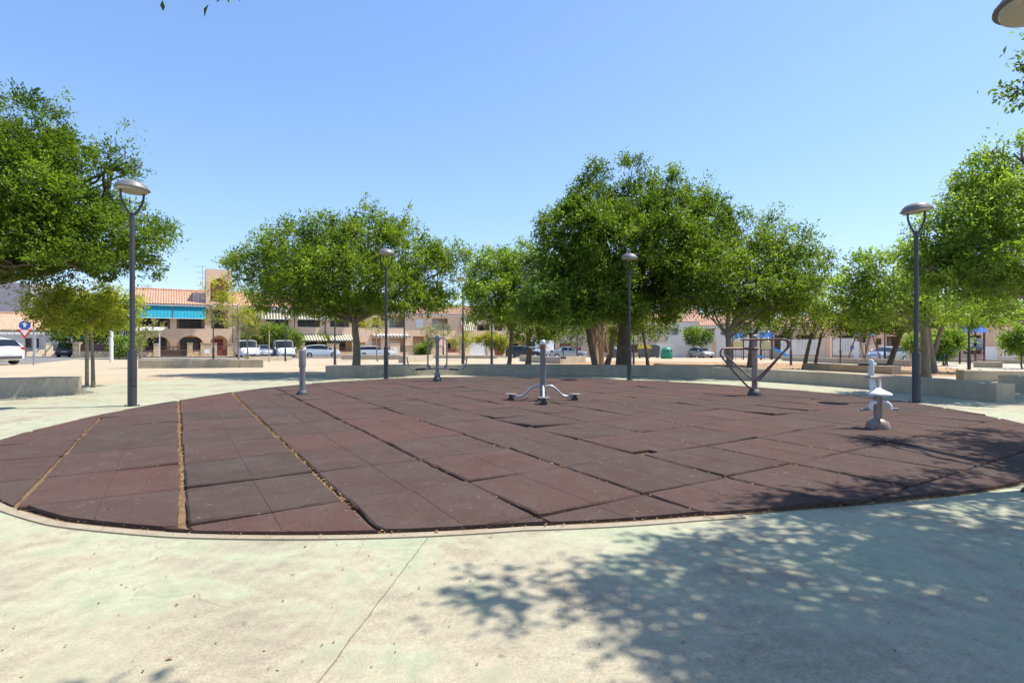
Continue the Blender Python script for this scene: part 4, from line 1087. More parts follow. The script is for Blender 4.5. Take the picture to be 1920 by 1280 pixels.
for (u, vb, y_, lab, lm, sp, sd_) in (
    (264, 690, None, 'bare twiggy sapling half hidden behind the left lamp', 'oliveleaf', [(268, 620, 12, 20, 0, 0.5), (278, 608, 14, 16, 0, 0.5), (262, 640, 8, 12, 0, 0.3)], 61),
    (449, 689, None, 'thin yellow green tree in front of the arched tower', 'yellowleaf', [(420, 545, 26, 22, 0, 0.9), (440, 575, 30, 22, 0, 1.0), (470, 590, 26, 18, 0.2, 0.9), (410, 575, 20, 18, 0, 0.8), (455, 605, 26, 12, 0, 0.8), (420, 600, 18, 12, -0.2, 0.7)], 62),
    (466, 679, None, 'grey olive sapling tied to a stake before the first van', 'oliveleaf', [(455, 610, 20, 16, 0, 0.9), (480, 615, 22, 16, 0, 0.9), (465, 600, 22, 12, 0, 0.8)], 63),
    (708, 677, None, 'small yellow green tree between the umbrella trunk and its lamp', 'yellowleaf', [(690, 600, 18, 10, 0, 0.9), (712, 606, 16, 12, 0, 0.9), (700, 612, 14, 8, 0, 0.7)], 64),
    (820, 672, None, 'grey olive tree above the pull machine', 'oliveleaf', [(806, 620, 16, 14, 0, 1.0), (828, 622, 18, 14, 0, 1.0), (815, 632, 18, 8, 0, 0.9)], 65),
    (872, 675, None, 'rounded yellow green tree behind the pole right of the pull machine', 'yellowleaf', [(862, 638, 18, 10, 0, 0.9), (880, 632, 14, 12, 0, 0.9), (870, 645, 18, 7, 0, 0.8)], 66),
    (1272, 664, None, 'small yellow tree behind the arched garden gate', 'yellowleaf', [(1265, 618, 18, 10, 0, 1.0), (1285, 620, 16, 10, 0, 1.0), (1300, 628, 12, 8, 0, 0.9)], 67),
    (1334, 664, None, 'small yellow green tree in front of the low car far behind', 'yellowleaf', [(1335, 628, 14, 10, 0, 0.9), (1345, 620, 10, 8, 0, 0.8)], 68)):
    bx, y, bz = hit(u, vb)
    tree('young_tree', lab, (bx, y, bz), plobes(y, sp), [(bx, y, bz), (X(u - 2, y), y, bz + 1.0), (X(u - 3, y), y, Z(sp[0][1] + 25, y))], lm, 'bark_pale', r=0.06, dens=0.32 if u == 449 else 0.55, seed=sd_, leaf=0.11, clump=0.32, sprays=12, gap=0.3, group='young street trees')
x, y, z = hit(505 - 0, 679)
tag(MB().tube([(0, 0, -0.1), (0, 0, 1.2), (0.01, 0, 2.3)], 0.045, 8).build('tree_stake', 'wood'), 'thin pale stake in front of the first white van', 'stake').location = (x - 0.02, y, z)
# shrubs along the street
shrub('shrub', 'spreading vine hedge over the carport behind the two white vans', 68, [(480, 632, 18, 12, 0, 1.2), (510, 628, 24, 12, 0, 1.2), (540, 632, 20, 12, 0, 1.2), (555, 640, 10, 8, 0, 0.8)], 'ficus2', 0.22, 0.9, clump=0.6)
shrub('shrub', 'small bush between the striped ground floor awnings', 73, [(606, 640, 9, 6, 0, 0.5)], 'ficus2', 0.2, 1.0, clump=0.4)
shrub('shrub', 'dark green bush beside the stairs, left behind the pull machine', 76, [(796, 655, 10, 12, 0, 0.8), (806, 648, 8, 8, 0, 0.6)], 'ficus2', 0.2, 1.0, clump=0.5)
shrub('shrub', 'round yellowish bush left of the small tree trunk', 78, [(925, 640, 14, 10, 0, 1.0), (940, 645, 10, 10, 0, 0.9), (906, 638, 10, 7, 0, 0.8)], 'yellowleaf', 0.22, 0.9, clump=0.5)
shrub('shrub', 'bright green bush on the terrace behind the black lamp', 82, [(1026, 632, 12, 8, 0, 0.9)], 'lightleaf', 0.22, 1.0, clump=0.5)
shrub('shrub', 'green bush behind the shaggy palm trunks', 80, [(1145, 633, 14, 9, 0, 0.9), (1168, 636, 12, 8, 0, 0.9)], 'lightleaf', 0.22, 1.0, clump=0.5)
shrub('shrub', 'dark bush above the arched garden gate', 78, [(1300, 632, 16, 12, 0, 1.0), (1318, 635, 10, 9, 0, 0.9)], 'ficus2', 0.22, 0.9, clump=0.5)
Y = 36.0
bx, _, bz = hit(1770, 677)
shrub('round_tree', 'round clipped lollipop tree beside the pale blue slide', Y, [(1770, 645, 24, 16, 0, 0.9), (1782, 638, 18, 14, 0.1, 0.8), (1765, 655, 16, 12, 0, 0.7)], 'lightleaf', 0.13, 1.0, 'tree', clump=0.32)
shrub('round_tree', 'second clipped tree hidden behind the twin trunks', Y, [(1720, 640, 16, 14, 0, 0.9)], 'lightleaf', 0.13, 1.0, 'tree', clump=0.34)
shrub('round_tree', 'bright ball shaped clipped bush at the right edge', 30, [(1915, 640, 16, 20, 0, 0.7), (1928, 642, 18, 18, 0, 0.7)], 'lightleaf', 0.12, 1.1, 'tree', clump=0.3)

# shaggy palms: trunk, old frond skirt and crown of fronds inside the other crowns
def palm(label, u, vb, y, lean, seed):
    rr = random.Random(seed)
    bx = X(u, y); bz = G(bx, y)
    t = thing('palm_tree', label, 'palm tree', (bx, y, bz), 0, 'shaggy palms behind the leaning tree')
    top = Vector((lean, 0, 3.6))
    MB().tube([(0, 0, -0.1), (lean * 0.3, 0, 1.2), top * 0.75 + Vector((0, 0, 0)), top], [0.17, 0.15, 0.17, 0.14], 10).build('trunk', 'palm', t)
    sk = MB()
    for k in range(150):
        a = rr.uniform(0, 6.28); z = rr.uniform(1.25, 3.5); p = top * (z / 3.6)
        d = Vector((math.cos(a), math.sin(a), 0))
        q = p + d * rr.uniform(0.22, 0.42) - Vector((0, 0, rr.uniform(0.25, 0.7)))
        sk.tube([p + d * 0.12, p + d * 0.25 - Vector((0, 0, 0.03)), q], [0.02, 0.025, 0.006], 4)
    sk.build('dead_frond_skirt', 'palm', t)
    fr = MB()
    for k in range(22):
        a = rr.uniform(0, 6.28); el = rr.uniform(-0.1, 1.1)
        d = Vector((math.cos(a) * math.cos(el), math.sin(a) * math.cos(el), math.sin(el)))
        side = d.cross(Vector((0, 0, 1))).normalized()
        for j in range(14):
            s = 0.4 + j * 0.055
            p = top + d * s - Vector((0, 0, 0.25 * s * s))
            for sg in (-1, 1):
                e = p + d * 0.22 + side * sg * 0.24 - Vector((0, 0, 0.08))
                fr.add([p, p + d * 0.03, e], [(0, 1, 2)])
    fo = fr.build('fronds', 'ficus2', t, smooth=False)
    at = fo.data.attributes.new('tint', 'FLOAT', 'POINT'); at.data.foreach_set('value', [0.5] * len(fo.data.vertices))
palm('left one of the two shaggy pale palm trunks beside the leaning tree', 1117, 672, 26.0, -0.15, 3)
palm('right one of the two shaggy pale palm trunks beside the leaning tree', 1127, 671, 28.0, 0.05, 4)


# ------------------------------------------------------------------ houses
def facade(mb, W, H, ops, y0=0.0, t=0.3, z0=0.0):
    """wall slab in the x-z plane with rectangular or arched openings (x0, x1, z0, z1, arch)"""
    xs = sorted(set([0.0, W] + [o[0] for o in ops] + [o[1] for o in ops]))
    for xa, xb in zip(xs[:-1], xs[1:]):
        if xb - xa < 1e-4: continue
        xm = (xa + xb) / 2
        cuts = sorted([(o[2], o[3]) for o in ops if o[0] < xm < o[1]])
        z = z0
        for a, b in cuts:
            if a > z + 0.01: mb.box(xa, xb, y0, y0 + t, z, a)
            z = max(z, b)
        if H > z + 0.01: mb.box(xa, xb, y0, y0 + t, z, H)
    for x0, x1, za, zb, arch in ops:
        if arch:
            r = (x1 - x0) / 2; c = (x0 + x1) / 2; rz = min(r, (zb - za) * 0.55)
            n = 10
            for sgn in (-1, 1):
                pl = [(c + sgn * r, zb - rz)]
                pl += [(c + sgn * r * math.cos(math.pi / 2 * i / n), zb - rz + rz * math.sin(math.pi / 2 * i / n)) for i in range(n + 1)][1:]
                pl += [(c + sgn * r, zb)]
                if sgn > 0: pl = pl[::-1]
                mb.prism(pl, y0 + 0.004, y0 + t - 0.004)

def tile_roof(name, parent, x0, x1, ye, ze, yr, zr, m='roof', back=True):
    """corrugated tile roof from the eave (ye, ze) to the ridge (yr, zr), both slopes"""
    per = 0.27
    n = max(8, int((x1 - x0) / per * 4))
    rows = 9
    mb = MB()
    def slope(ya, za, yb, zb):
        v = []; f = []
        for j in range(rows + 1):
            for st in (0, 1):
                t = j / rows
                if st and j == rows: continue
                for i in range(n + 1):
                    x = x0 + (x1 - x0) * i / n
                    h = 0.06 * math.cos(2 * math.pi * (x - x0) / per) + (0.035 if st else 0)
                    v.append((x, ya + (yb - ya) * t, za + (zb - za) * t + h))
        k = len(v) // (n + 1)
        for j in range(k - 1):
            for i in range(n): f.append((j * (n + 1) + i, j * (n + 1) + i + 1, (j + 1) * (n + 1) + i + 1, (j + 1) * (n + 1) + i))
        mb.add(v, f)
    slope(ye, ze, yr, zr)
    if back:
        slope(2 * yr - ye, ze, yr, zr)
        for x in (x0 + 0.03, x1 - 0.05): mb.prism([(0, 0), (0, 0)], 0, 0) if False else None
    o = mb.build(name, m, parent, ang=50)
    r = MB().tube([(x0, yr, zr + 0.05), (x1, yr, zr + 0.05)], 0.13, 8).build('ridge', m, o)
    g = MB()
    for x in (x0 + 0.02, x1 - 0.04):
        g.add([(x, ye, ze - 0.05), (x, 2 * yr - ye, ze - 0.05), (x, yr, zr - 0.05), (x + 0.02, ye, ze - 0.05), (x + 0.02, 2 * yr - ye, ze - 0.05), (x + 0.02, yr, zr - 0.05)],
              [(0, 1, 2), (5, 4, 3), (0, 3, 4, 1), (1, 4, 5, 2), (2, 5, 3, 0)])
    g.build('gable', 'wall_cream', o, smooth=False)
    return o

def awning(parent, x0, x1, zt, zb, out, m, y=-0.02, valance=0.0):
    """canvas slanting from the wall at zt down and out to zb, with side arms and an edge bar"""
    mb = MB()
    mb.slab([(x0, y, zt), (x1, y, zt), (x1, y - out, zb), (x0, y - out, zb)], -0.02)
    if valance: mb.slab([(x0, y - out - 0.012, zb + 0.01), (x1, y - out - 0.012, zb + 0.01), (x1, y - out - 0.012, zb - valance), (x0, y - out - 0.012, zb - valance)], 0.012)
    a = mb.build('awning', m, parent, smooth=False)
    fr = MB().tube([(x0 - 0.03, y - out - 0.02, zb), (x1 + 0.03, y - out - 0.02, zb)], 0.03, 6)
    for x in (x0 + 0.04, x1 - 0.04): fr.tube([(x, y - 0.02, (zt + zb) / 2 - 0.3), (x, y - out, zb - 0.03)], 0.02, 5)
    fr.build('awning_frame', 'white', a)
    return a
def railing(parent, x0, x1, z0, z1, y=0.05, m='dark', step=0.13, r=0.011, name='railing'):
    mb = MB().box(x0, x1, y - 0.02, y + 0.02, z1 - 0.04, z1).box(x0, x1, y - 0.015, y + 0.015, z0 + 0.05, z0 + 0.085)
    x = x0 + 0.05
    while x < x1 - 0.03:
        mb.box(x - r, x + r, y - r, y + r, z0 + 0.085, z1 - 0.04); x += step
    return mb.build(name, m, parent, smooth=False)
def window(parent, x0, x1, z0, z1, y, fm='white', shutter=False, name='window'):
    """a framed window standing proud of the wall at y"""
    f = 0.07
    mb = MB().box(x0, x1, y - 0.06, y - 0.003, z1 - f, z1).box(x0, x1, y - 0.06, y - 0.003, z0, z0 + f)
    mb.box(x0, x0 + f, y - 0.06, y - 0.003, z0 + f, z1 - f).box(x1 - f, x1, y - 0.06, y - 0.003, z0 + f, z1 - f)
    xm = (x0 + x1) / 2
    if x1 - x0 > 1.0: mb.box(xm - 0.03, xm + 0.03, y - 0.055, y - 0.003, z0 + f, z1 - f)
    w = mb.build(name, fm, parent, smooth=False)
    zs = z0 + f
    if shutter:
        zs = z0 + f + (z1 - z0 - 2 * f) * (0.0 if shutter is True else shutter)
        s = MB(); z = zs
        while z < z1 - f - 0.01:
            s.box(x0 + f, x1 - f, y - 0.045, y - 0.02, z, min(z + 0.055, z1 - f)); z += 0.06
        s.build('roller_shutter', 'white', w, smooth=False)
    if zs > z0 + f + 0.05 or not shutter:
        MB().box(x0 + f, x1 - f, y - 0.03, y - 0.006, z0 + f, zs if shutter else z1 - f).build('pane', 'glass', w, smooth=False)
    return w

class House:
    def __init__(s, row, u0, u1, label, wall, v_eave, H=None, roof=True, depth=8.5, loggia=1.6, ridge=2.0, name='terraced_house', group='terraced houses along the street', base_drop=0.15):
        s.row = row; s.s0 = row.s_of(u0); s.W = row.s_of(u1) - s.s0
        x, y = row.pos(s.s0 + s.W / 2); s.base = G(x, y) + 0.1 - base_drop
        px_, py_ = row.pos(s.s0)
        s.t = thing(name, label, 'house', (px_, py_, s.base), row.th, group)
        s.wall = wall; s.ops = []; s.loggia = loggia; s.depth = depth
        uc = (u0 + u1) / 2
        s.H = row.z(uc, v_eave) - s.base
        s.ridge = ridge; s.roof = roof
    def L(s, u, v): return s.row.s_of(u) - s.s0, s.row.z(u, v) - s.base
    def rect(s, u0, v0, u1, v1):
        uc = (u0 + u1) / 2; z1 = s.row.z(uc, v0) - s.base; z0 = s.row.z(uc, v1) - s.base
        return s.row.s_of(u0) - s.s0, s.row.s_of(u1) - s.s0, max(0.0, z0), z1
    def opening(s, u0, v0, u1, v1, arch=False):
        x0, x1, z0, z1 = s.rect(u0, v0, u1, v1)
        x0 = max(0.12, x0); x1 = min(s.W - 0.12, x1)
        s.ops.append((x0, x1, z0, z1, arch)); return x0, x1, z0, z1
    def finish(s, floor=None):
        mb = MB(); facade(mb, s.W - 0.01, s.H, s.ops)
        lg = s.loggia
        mb.box(0, 0.2, 0.302, lg - 0.002, 0, s.H - 0.004).box(s.W - 0.21, s.W - 0.01, 0.302, lg - 0.002, 0, s.H - 0.004)
        mb.box(0, s.W - 0.01, lg, s.depth, 0, s.H - 0.002)
        fl = floor or s.H * 0.48
        mb.box(0.202, s.W - 0.212, 0.302, lg - 0.002, fl, fl + 0.2)
        mb.box(0.202, s.W - 0.212, 0.302, lg - 0.002, s.H - 0.2, s.H - 0.006)
        mb.build('wall', s.wall, s.t, smooth=False)
        if s.roof:
            MB().box(-0.0, s.W - 0.01, -0.35, -0.004, s.H - 0.16, s.H + 0.02).build('cornice', 'white', s.t, smooth=False)
            tile_roof('roof', s.t, 0.0, s.W - 0.02, -0.42, s.H + 0.10, s.depth / 2, s.H + 0.10 + s.ridge)

def garden_wall(row, u0, u1, label, parts, wall='stone', h=1.0, name='garden_fence'):
    """front garden wall: parts = list of (kind, u0, u1, v_top, material)"""
    s0 = row.s_of(u0); W = row.s_of(u1) - s0
    xm, ym = row.pos(s0 + W / 2); base = G(xm, ym) + 0.08
    px_, py_ = row.pos(s0)
    t = thing(name, label, 'garden fence', (px_, py_, base), row.th, 'front garden walls and gates')
    for kind, a, b, vt, m in parts:
        x0, x1 = row.s_of(a) - s0, row.s_of(b) - s0
        z = row.z((a + b) / 2, vt) - base
        if kind == 'pillar':
            MB().box(x0, x1, -0.2, 0.2, -0.3, z).box(x0 - 0.04, x1 + 0.04, -0.24, 0.24, z + 0.002, z + 0.09).build('pillar', m, t, smooth=False)
        elif kind == 'wall':
            MB().box(x0, x1, -0.12, 0.12, -0.3, z).build('low_wall', m, t, smooth=False)
        elif kind == 'fence':
            MB().box(x0, x1, -0.118, 0.118, -0.3, 0.55).build('low_wall', wall, t, smooth=False)
            railing(t, x0 + 0.02, x1 - 0.02, 0.55, z, 0.0, m, 0.11, 0.018, 'fence_panel')
        elif kind == 'solid':
            MB().box(x0, x1, -0.118, 0.118, -0.3, 0.6).build('low_wall', wall, t, smooth=False)
            MB().box(x0 + 0.02, x1 - 0.02, -0.03, 0.03, 0.602, z).build('fence_panel', m, t, smooth=False)
        elif kind in ('gate', 'door'):
            mb = MB().box(x0, x1, -0.03, 0.03, 0.03, 0.12).box(x0, x1, -0.03, 0.03, z - 0.09, z)
            xm_ = (x0 + x1) / 2
            for q0, q1 in ((x0, x0 + 0.07), (x1 - 0.07, x1), (xm_ - 0.05, xm_ + 0.05)): mb.box(q0, q1, -0.028, 0.028, 0.122, z - 0.092)
            mb.box(x0 + 0.072, x1 - 0.072, -0.01, 0.01, 0.122, z * 0.62)
            g = mb.build('gate', m, t, smooth=False)
            q = x0 + 0.12; sl_ = MB()
            while q < x1 - 0.08:
                sl_.box(q - 0.015, q + 0.015, -0.022, -0.012, 0.13, z - 0.10); q += 0.16
            sl_.build('gate_bars', m, g, smooth=False)
        elif kind == 'panel':
            MB().box(x0, x1, -0.06, 0.06, -0.2, z).build('garage_gate', m, t, smooth=False)
        elif kind == 'meter':
            MB().box(x0, x1, -0.225, -0.203, 0.35, z).build('meter_box', 'white', t, smooth=False)
        elif kind == 'picket':
            MB().box(x0, x1, -0.12, 0.12, -0.3, 0.45).build('low_wall', m, t, smooth=False)
            railing(t, x0, x1, 0.45, z, 0.0, 'white', 0.16, 0.045, 'picket_panel')
        elif kind == 'baluster':
            zb = z - 0.75
            mb = MB().box(x0, x1, -0.1, 0.1, zb, zb + 0.08).box(x0, x1, -0.1, 0.1, z - 0.09, z)
            q = x0 + 0.12
            while q < x1 - 0.1:
                mb.lathe([(0.04, 0.08), (0.075, 0.22), (0.04, 0.45), (0.06, 0.66)], (q, 0, zb), 8); q += 0.27
            mb.build('balustrade', 'white', t)
            MB().box(x0, x1, -0.12, 0.12, -0.3, zb - 0.002).build('low_wall', m, t, smooth=False)
    return t

# --- house with the teal awnings and the arched tower
h = House(RA, 250, 436, 'peach house with teal awnings, ground floor arches and a square arched tower', 'wall_peach', 572)
loggia = []
for r in ((260, 596, 319, 616), (331, 596, 384, 616)):
    loggia.append(h.opening(*r))
tw0, tw1 = h.L(386, 600)[0], h.L(435, 600)[0]
o_t = h.opening(395.5, 581, 427.5, 616)
for r in ((268, 629, 320, 672), (331, 629, 384, 672), (394, 629, 427.5, 672)): h.opening(*r, True)
h.finish(floor=h.L(320, 622)[1])
for x0, x1, z0, z1 in loggia + [o_t]:
    railing(h.t, x0, x1, z0, z0 + 0.95, 0.1, 'brown', 0.12)
    window(h.t, x0 + 0.3, x1 - 0.3, z0 + 0.05, z1 + 0.6, h.loggia, 'brown')
for u in ((272, 312), (338, 378)):
    x0, x1 = h.L(u[0], 640)[0], h.L(u[1], 640)[0]
    window(h.t, x0, x1, 0.9, 2.4, h.loggia, 'brown')
MB().box(h.L(400, 640)[0], h.L(420, 640)[0], h.loggia - 0.06, h.loggia - 0.003, 0, 2.2).build('door', 'red', h.t, smooth=False)
xa, xm_, xb = h.L(258, 590)[0], h.L(323, 590)[0], h.L(386, 590)[0]
zt, zb = h.L(320, 574)[1], h.L(320, 597)[1]
awning(h.t, xa, xm_ - 0.06, zt, zb, 0.7, 'teal'); awning(h.t, xm_ + 0.06, xb - 0.05, zt, zb, 0.7, 'teal')
# tower above the eave, standing a little proud of the front
zt = h.L(410, 505)[1]
tm = MB(); o = [(a[0] - tw0, a[1] - tw0, a[2], a[3], True) for a in [h.rect(394.5, 522, 428.5, 566)]]
st = len(tm.v); facade(tm, tw1 - tw0, zt, o, -0.06, 0.35, h.H + 0.03)
D_ = 3.2
tm.box(0, 0.3, 0.292, D_, h.H + 0.03, zt).box(tw1 - tw0 - 0.3, tw1 - tw0, 0.292, D_, h.H + 0.03, zt).box(0.302, tw1 - tw0 - 0.302, D_ - 0.3, D_, h.H + 0.03, zt)
tm.box(0.302, tw1 - tw0 - 0.302, 0.292, D_ - 0.302, zt - 0.25, zt - 0.004)
tm.xform(Matrix.Translation((tw0, 0, 0)), st)
tm.build('tower', 'wall_peach', h.t, smooth=False)
# dormer terrace beside the tower
x0, x1 = h.L(362, 560)[0], h.L(385, 560)[0]
z0 = h.L(372, 566)[1]; z1 = h.L(372, 552)[1]
MB().box(x0, x1 - 0.02, 0.6, 3.6, h.H - 0.3, z0 + 0.1).build('roof_terrace', 'wall_white', h.t, smooth=False)
railing(h.t, x0, x1 - 0.03, z0 + 0.1, z1 + 0.1, 0.7, 'white', 0.14, 0.02)
def aerial(u, y, v0, v1, label):
    x = X(u, y); z0 = Z(v0, y); z1 = Z(v1, y)
    hh = z1 - z0
    mb = MB().tube([(0, 0, 0), (0, 0, hh)], 0.03, 5)
    for k, f_ in enumerate((0.98, 0.80, 0.62)):
        mb.tube([(-1.2 + 0.25 * k, 0, hh * f_), (0.5, 0, hh * f_)], 0.02, 4)
        for q in range(5): mb.tube([(-1.1 + 0.25 * k + q * 0.25, -0.2, hh * f_), (-1.1 + 0.25 * k + q * 0.25, 0.2, hh * f_)], 0.012, 4)
    o = mb.build('roof_aerial', 'galv'); o.location = (x, y, z0)
    tag(o, label, 'aerial', 'roof aerials')
aerial(380, 70.0, 560, 498, 'tall television aerial on the roof left of the arched tower')
aerial(277, 68.5, 548, 533, 'small television aerial on the ridge above the teal awnings')

RFs = RF
garden_wall(RFs, 258, 432, 'ochre stone garden wall with brown gates in front of the arched house', [
    ('wall', 258, 265, 664, 'stone'), ('fence', 265, 288, 648, 'brown'), ('pillar', 288, 298, 645, 'stone'), ('gate', 299, 350, 649, 'brown'), ('pillar', 351, 361, 644, 'stone'),
    ('fence', 361, 375, 645, 'brown'), ('pillar', 376, 400, 644, 'stone'), ('meter', 382, 393, 655, 'white'), ('door', 407, 425, 648, 'red'), ('pillar', 400.5, 406.5, 644, 'stone'), ('pillar', 426, 437, 645, 'stone')])

# --- second house: striped awnings, carport behind the vans
h = House(RA, 437, 552, 'peach house with two green striped upper awnings behind the white vans', 'wall_peach', 577)
ops = [h.opening(460, 598, 490, 616), h.opening(498, 598, 541, 616)]
gr = [h.opening(452, 640, 486, 672), h.opening(492, 640, 545, 672)]
h.finish()
for x0, x1, z0, z1 in ops:
    railing(h.t, x0, x1, z0, z0 + 0.95, 0.1, 'brown', 0.12); window(h.t, x0 + 0.3, x1 - 0.3, z0 + 0.05, z1 + 0.5, h.loggia, 'white')
for x0, x1, z0, z1 in gr: window(h.t, x0 + 0.4, x1 - 0.6, 0.9, 2.3, h.loggia, 'brown')
zt, zb = h.L(495, 579)[1], h.L(495, 598)[1]
awning(h.t, h.L(455, 0)[0], h.L(493, 0)[0], zt, zb, 0.6, 'stripe'); awning(h.t, h.L(495, 0)[0], h.L(545, 0)[0], zt, zb, 0.6, 'stripe')
# --- third: salmon house with striped awnings on both floors
h = House(RA, 553, 692, 'salmon house with striped awnings on both floors behind the white hatchback', 'wall_pink', 580, ridge=1.6)
ops = [h.opening(558, 598, 600, 613), h.opening(619, 599, 655, 613), h.opening(664, 600, 685, 614)]
gr = [h.opening(563, 640, 606, 672), h.opening(616, 640, 660, 672), h.opening(670, 642, 686, 672)]
h.finish()
for x0, x1, z0, z1 in ops:
    railing(h.t, x0, x1, z0, z0 + 0.8, 0.1, 'dark', 0.12); window(h.t, x0 + 0.25, x1 - 0.3, z0 + 0.05, z1 + 0.4, h.loggia, 'white')
for x0, x1, z0, z1 in gr: window(h.t, x0 + 0.3, x1 - 0.5, 0.9, 2.3, h.loggia, 'brown')
zt, zb = h.L(600, 582)[1], h.L(600, 598.5)[1]
awning(h.t, h.L(553, 0)[0] + 0.1, h.L(607, 0)[0], zt, zb, 0.6, 'stripe', valance=0.18); awning(h.t, h.L(612, 0)[0], h.L(658, 0)[0], zt, zb, 0.6, 'stripe', valance=0.18)
zt, zb = h.L(600, 627)[1], h.L(600, 637)[1]
awning(h.t, h.L(560, 0)[0], h.L(608, 0)[0], zt, zb, 1.7, 'stripe', valance=0.22); awning(h.t, h.L(613, 0)[0], h.L(662, 0)[0], zt, zb, 1.7, 'stripe', valance=0.22)
MB().tube([(h.L(609.5, 0)[0], -0.06, 0.2), (h.L(609.5, 0)[0], -0.06, h.H - 0.2)], 0.06, 8).build('drainpipe', 'brown', h.t)
garden_wall(RFs, 554, 690, 'stone pillars and planted fence in front of the striped awning house', [
    ('pillar', 555, 571, 645, 'stone'), ('fence', 571, 612, 652, 'brown'), ('pillar', 613, 635, 645, 'stone'), ('fence', 636, 672, 650, 'brown'), ('pillar', 673, 690, 646, 'stone')])
# --- fourth
h = House(RA, 692, 771, 'salmon house with a white shuttered balcony above the white estate car', 'wall_pink', 585, ridge=1.5)
ops = [h.opening(697, 596, 712, 614), h.opening(730, 593, 759, 614)]
gr = [h.opening(697, 634, 714, 672), h.opening(729, 634, 760, 672)]
h.finish()
for k, (x0, x1, z0, z1) in enumerate(ops):
    railing(h.t, x0, x1, z0, z0 + 0.8, 0.1, 'dark', 0.12); window(h.t, x0 + 0.15, x1 - (0.8 if k else 0.15), z0 + 0.05, z1 - 0.1, h.loggia, 'white', True)
window(h.t, gr[0][0] + 0.1, gr[0][1] - 0.1, 0.1, 2.3, h.loggia, 'white', True); window(h.t, gr[1][0] + 0.5, gr[1][1] - 0.3, 0.9, 2.4, h.loggia, 'white', 0.4)
zt, zb = h.L(730, 626)[1], h.L(730, 629)[1]
awning(h.t, 0.3, h.W - 0.4, zt, zb, 0.7, 'stripe2', valance=0.28)
garden_wall(RFs, 692, 790, 'salmon garden wall with stair walls and a dark green gate left of the pull machine', [
    ('wall', 692, 730, 655, 'wall_pink'), ('pillar', 731, 749, 645, 'wall_pink'), ('meter', 736, 744, 652, 'white'), ('fence', 750, 782, 648, 'dark'), ('pillar', 782.5, 790, 645, 'wall_pink')], wall='wall_pink')
# --- fifth, with the recessed porch and stairs
h = House(RA, 771, 862, 'salmon house with a recessed porch and outside stairs behind the pull machine', 'wall_pink', 590, ridge=1.7)
ops = [h.opening(810, 597, 840, 618)]
gr = [h.opening(774, 630, 796, 672), h.opening(838, 636, 856, 672)]
h.finish()
window(h.t, h.L(780, 0)[0], h.L(793, 0)[0], h.L(786, 614)[1], h.L(786, 599)[1], -0.003, 'white', True)
window(h.t, h.L(813, 0)[0], h.L(830, 0)[0], ops[0][2] + 0.05, ops[0][3] - 0.1, h.loggia, 'white', True)
railing(h.t, ops[0][0], ops[0][1], ops[0][2], ops[0][2] + 0.8, 0.1, 'white', 0.12)
window(h.t, gr[1][0] + 0.2, gr[1][1] - 0.2, 0.8, 2.2, h.loggia, 'white')
st_ = MB()
for k in range(8): st_.box(h.L(800, 0)[0] + k * 0.3, h.L(800, 0)[0] + k * 0.3 + 0.299, -2.4, -0.6, 0, 1.9 - k * 0.22)
st_.prism([(h.L(798, 0)[0], 2.6), (h.L(798, 0)[0], 0), (h.L(818, 0)[0], 0), (h.L(818, 0)[0], 0.7)], -2.6, -2.402)
st_.build('outside_stairs', 'wall_cream', h.t, smooth=False)
# --- sixth and seventh: towards the far end of the street
h = House(RA, 862, 945, 'salmon house with a striped balcony awning behind the lamp with the pale hood', 'wall_pink', 592, ridge=1.6)
ops = [h.opening(868, 604, 888, 620), h.opening(895, 608, 918, 620), h.opening(928, 610, 942, 620)]
gr = [h.opening(884, 632, 905, 668), h.opening(915, 634, 940, 668)]
h.finish()
for x0, x1, z0, z1 in ops:
    railing(h.t, x0, x1, z0, z0 + 0.7, 0.1, 'brown', 0.12); window(h.t, x0 + 0.3, x1 - 0.3, z0 + 0.05, z1 + 0.5, h.loggia, 'white', 0.5)
for x0, x1, z0, z1 in gr: window(h.t, x0 + 0.3, x1 - 0.4, 0.5, 2.2, h.loggia, 'white')
zt, zb = h.L(870, 596)[1], h.L(870, 619)[1]
awning(h.t, h.L(851, 0)[0] if h.L(851, 0)[0] > 0.1 else 0.1, h.L(889, 0)[0], zt, zb, 0.8, 'stripe')
garden_wall(RFs, 792, 945, 'garden walls with white garage doors and brown gates behind the small tree', [
    ('pillar', 806, 830, 648, 'wall_pink'), ('fence', 838, 862, 652, 'red'), ('pillar', 862.5, 872, 650, 'wall_pink'), ('panel', 880, 912, 642, 'white'), ('pillar', 912.5, 926, 646, 'wall_cream'),
    ('gate', 926.5, 944, 648, 'red')], wall='wall_pink')
h = House(RA, 945, 1030, 'pink house at the far end of the street behind the dark estate car', 'wall_pink', 596, ridge=1.6)
ops = [h.opening(952, 610, 970, 620), h.opening(980, 610, 1000, 621)]
gr = [h.opening(960, 636, 985, 668), h.opening(995, 636, 1020, 668)]
h.finish()
for x0, x1, z0, z1 in ops: window(h.t, x0 + 0.2, x1 - 0.2, z0 + 0.05, z1 + 0.5, h.loggia, 'white', 0.5); railing(h.t, x0, x1, z0, z0 + 0.7, 0.1, 'brown', 0.14)
for x0, x1, z0, z1 in gr: window(h.t, x0 + 0.2, x1 - 0.5, 0.5, 2.2, h.loggia, 'brown')

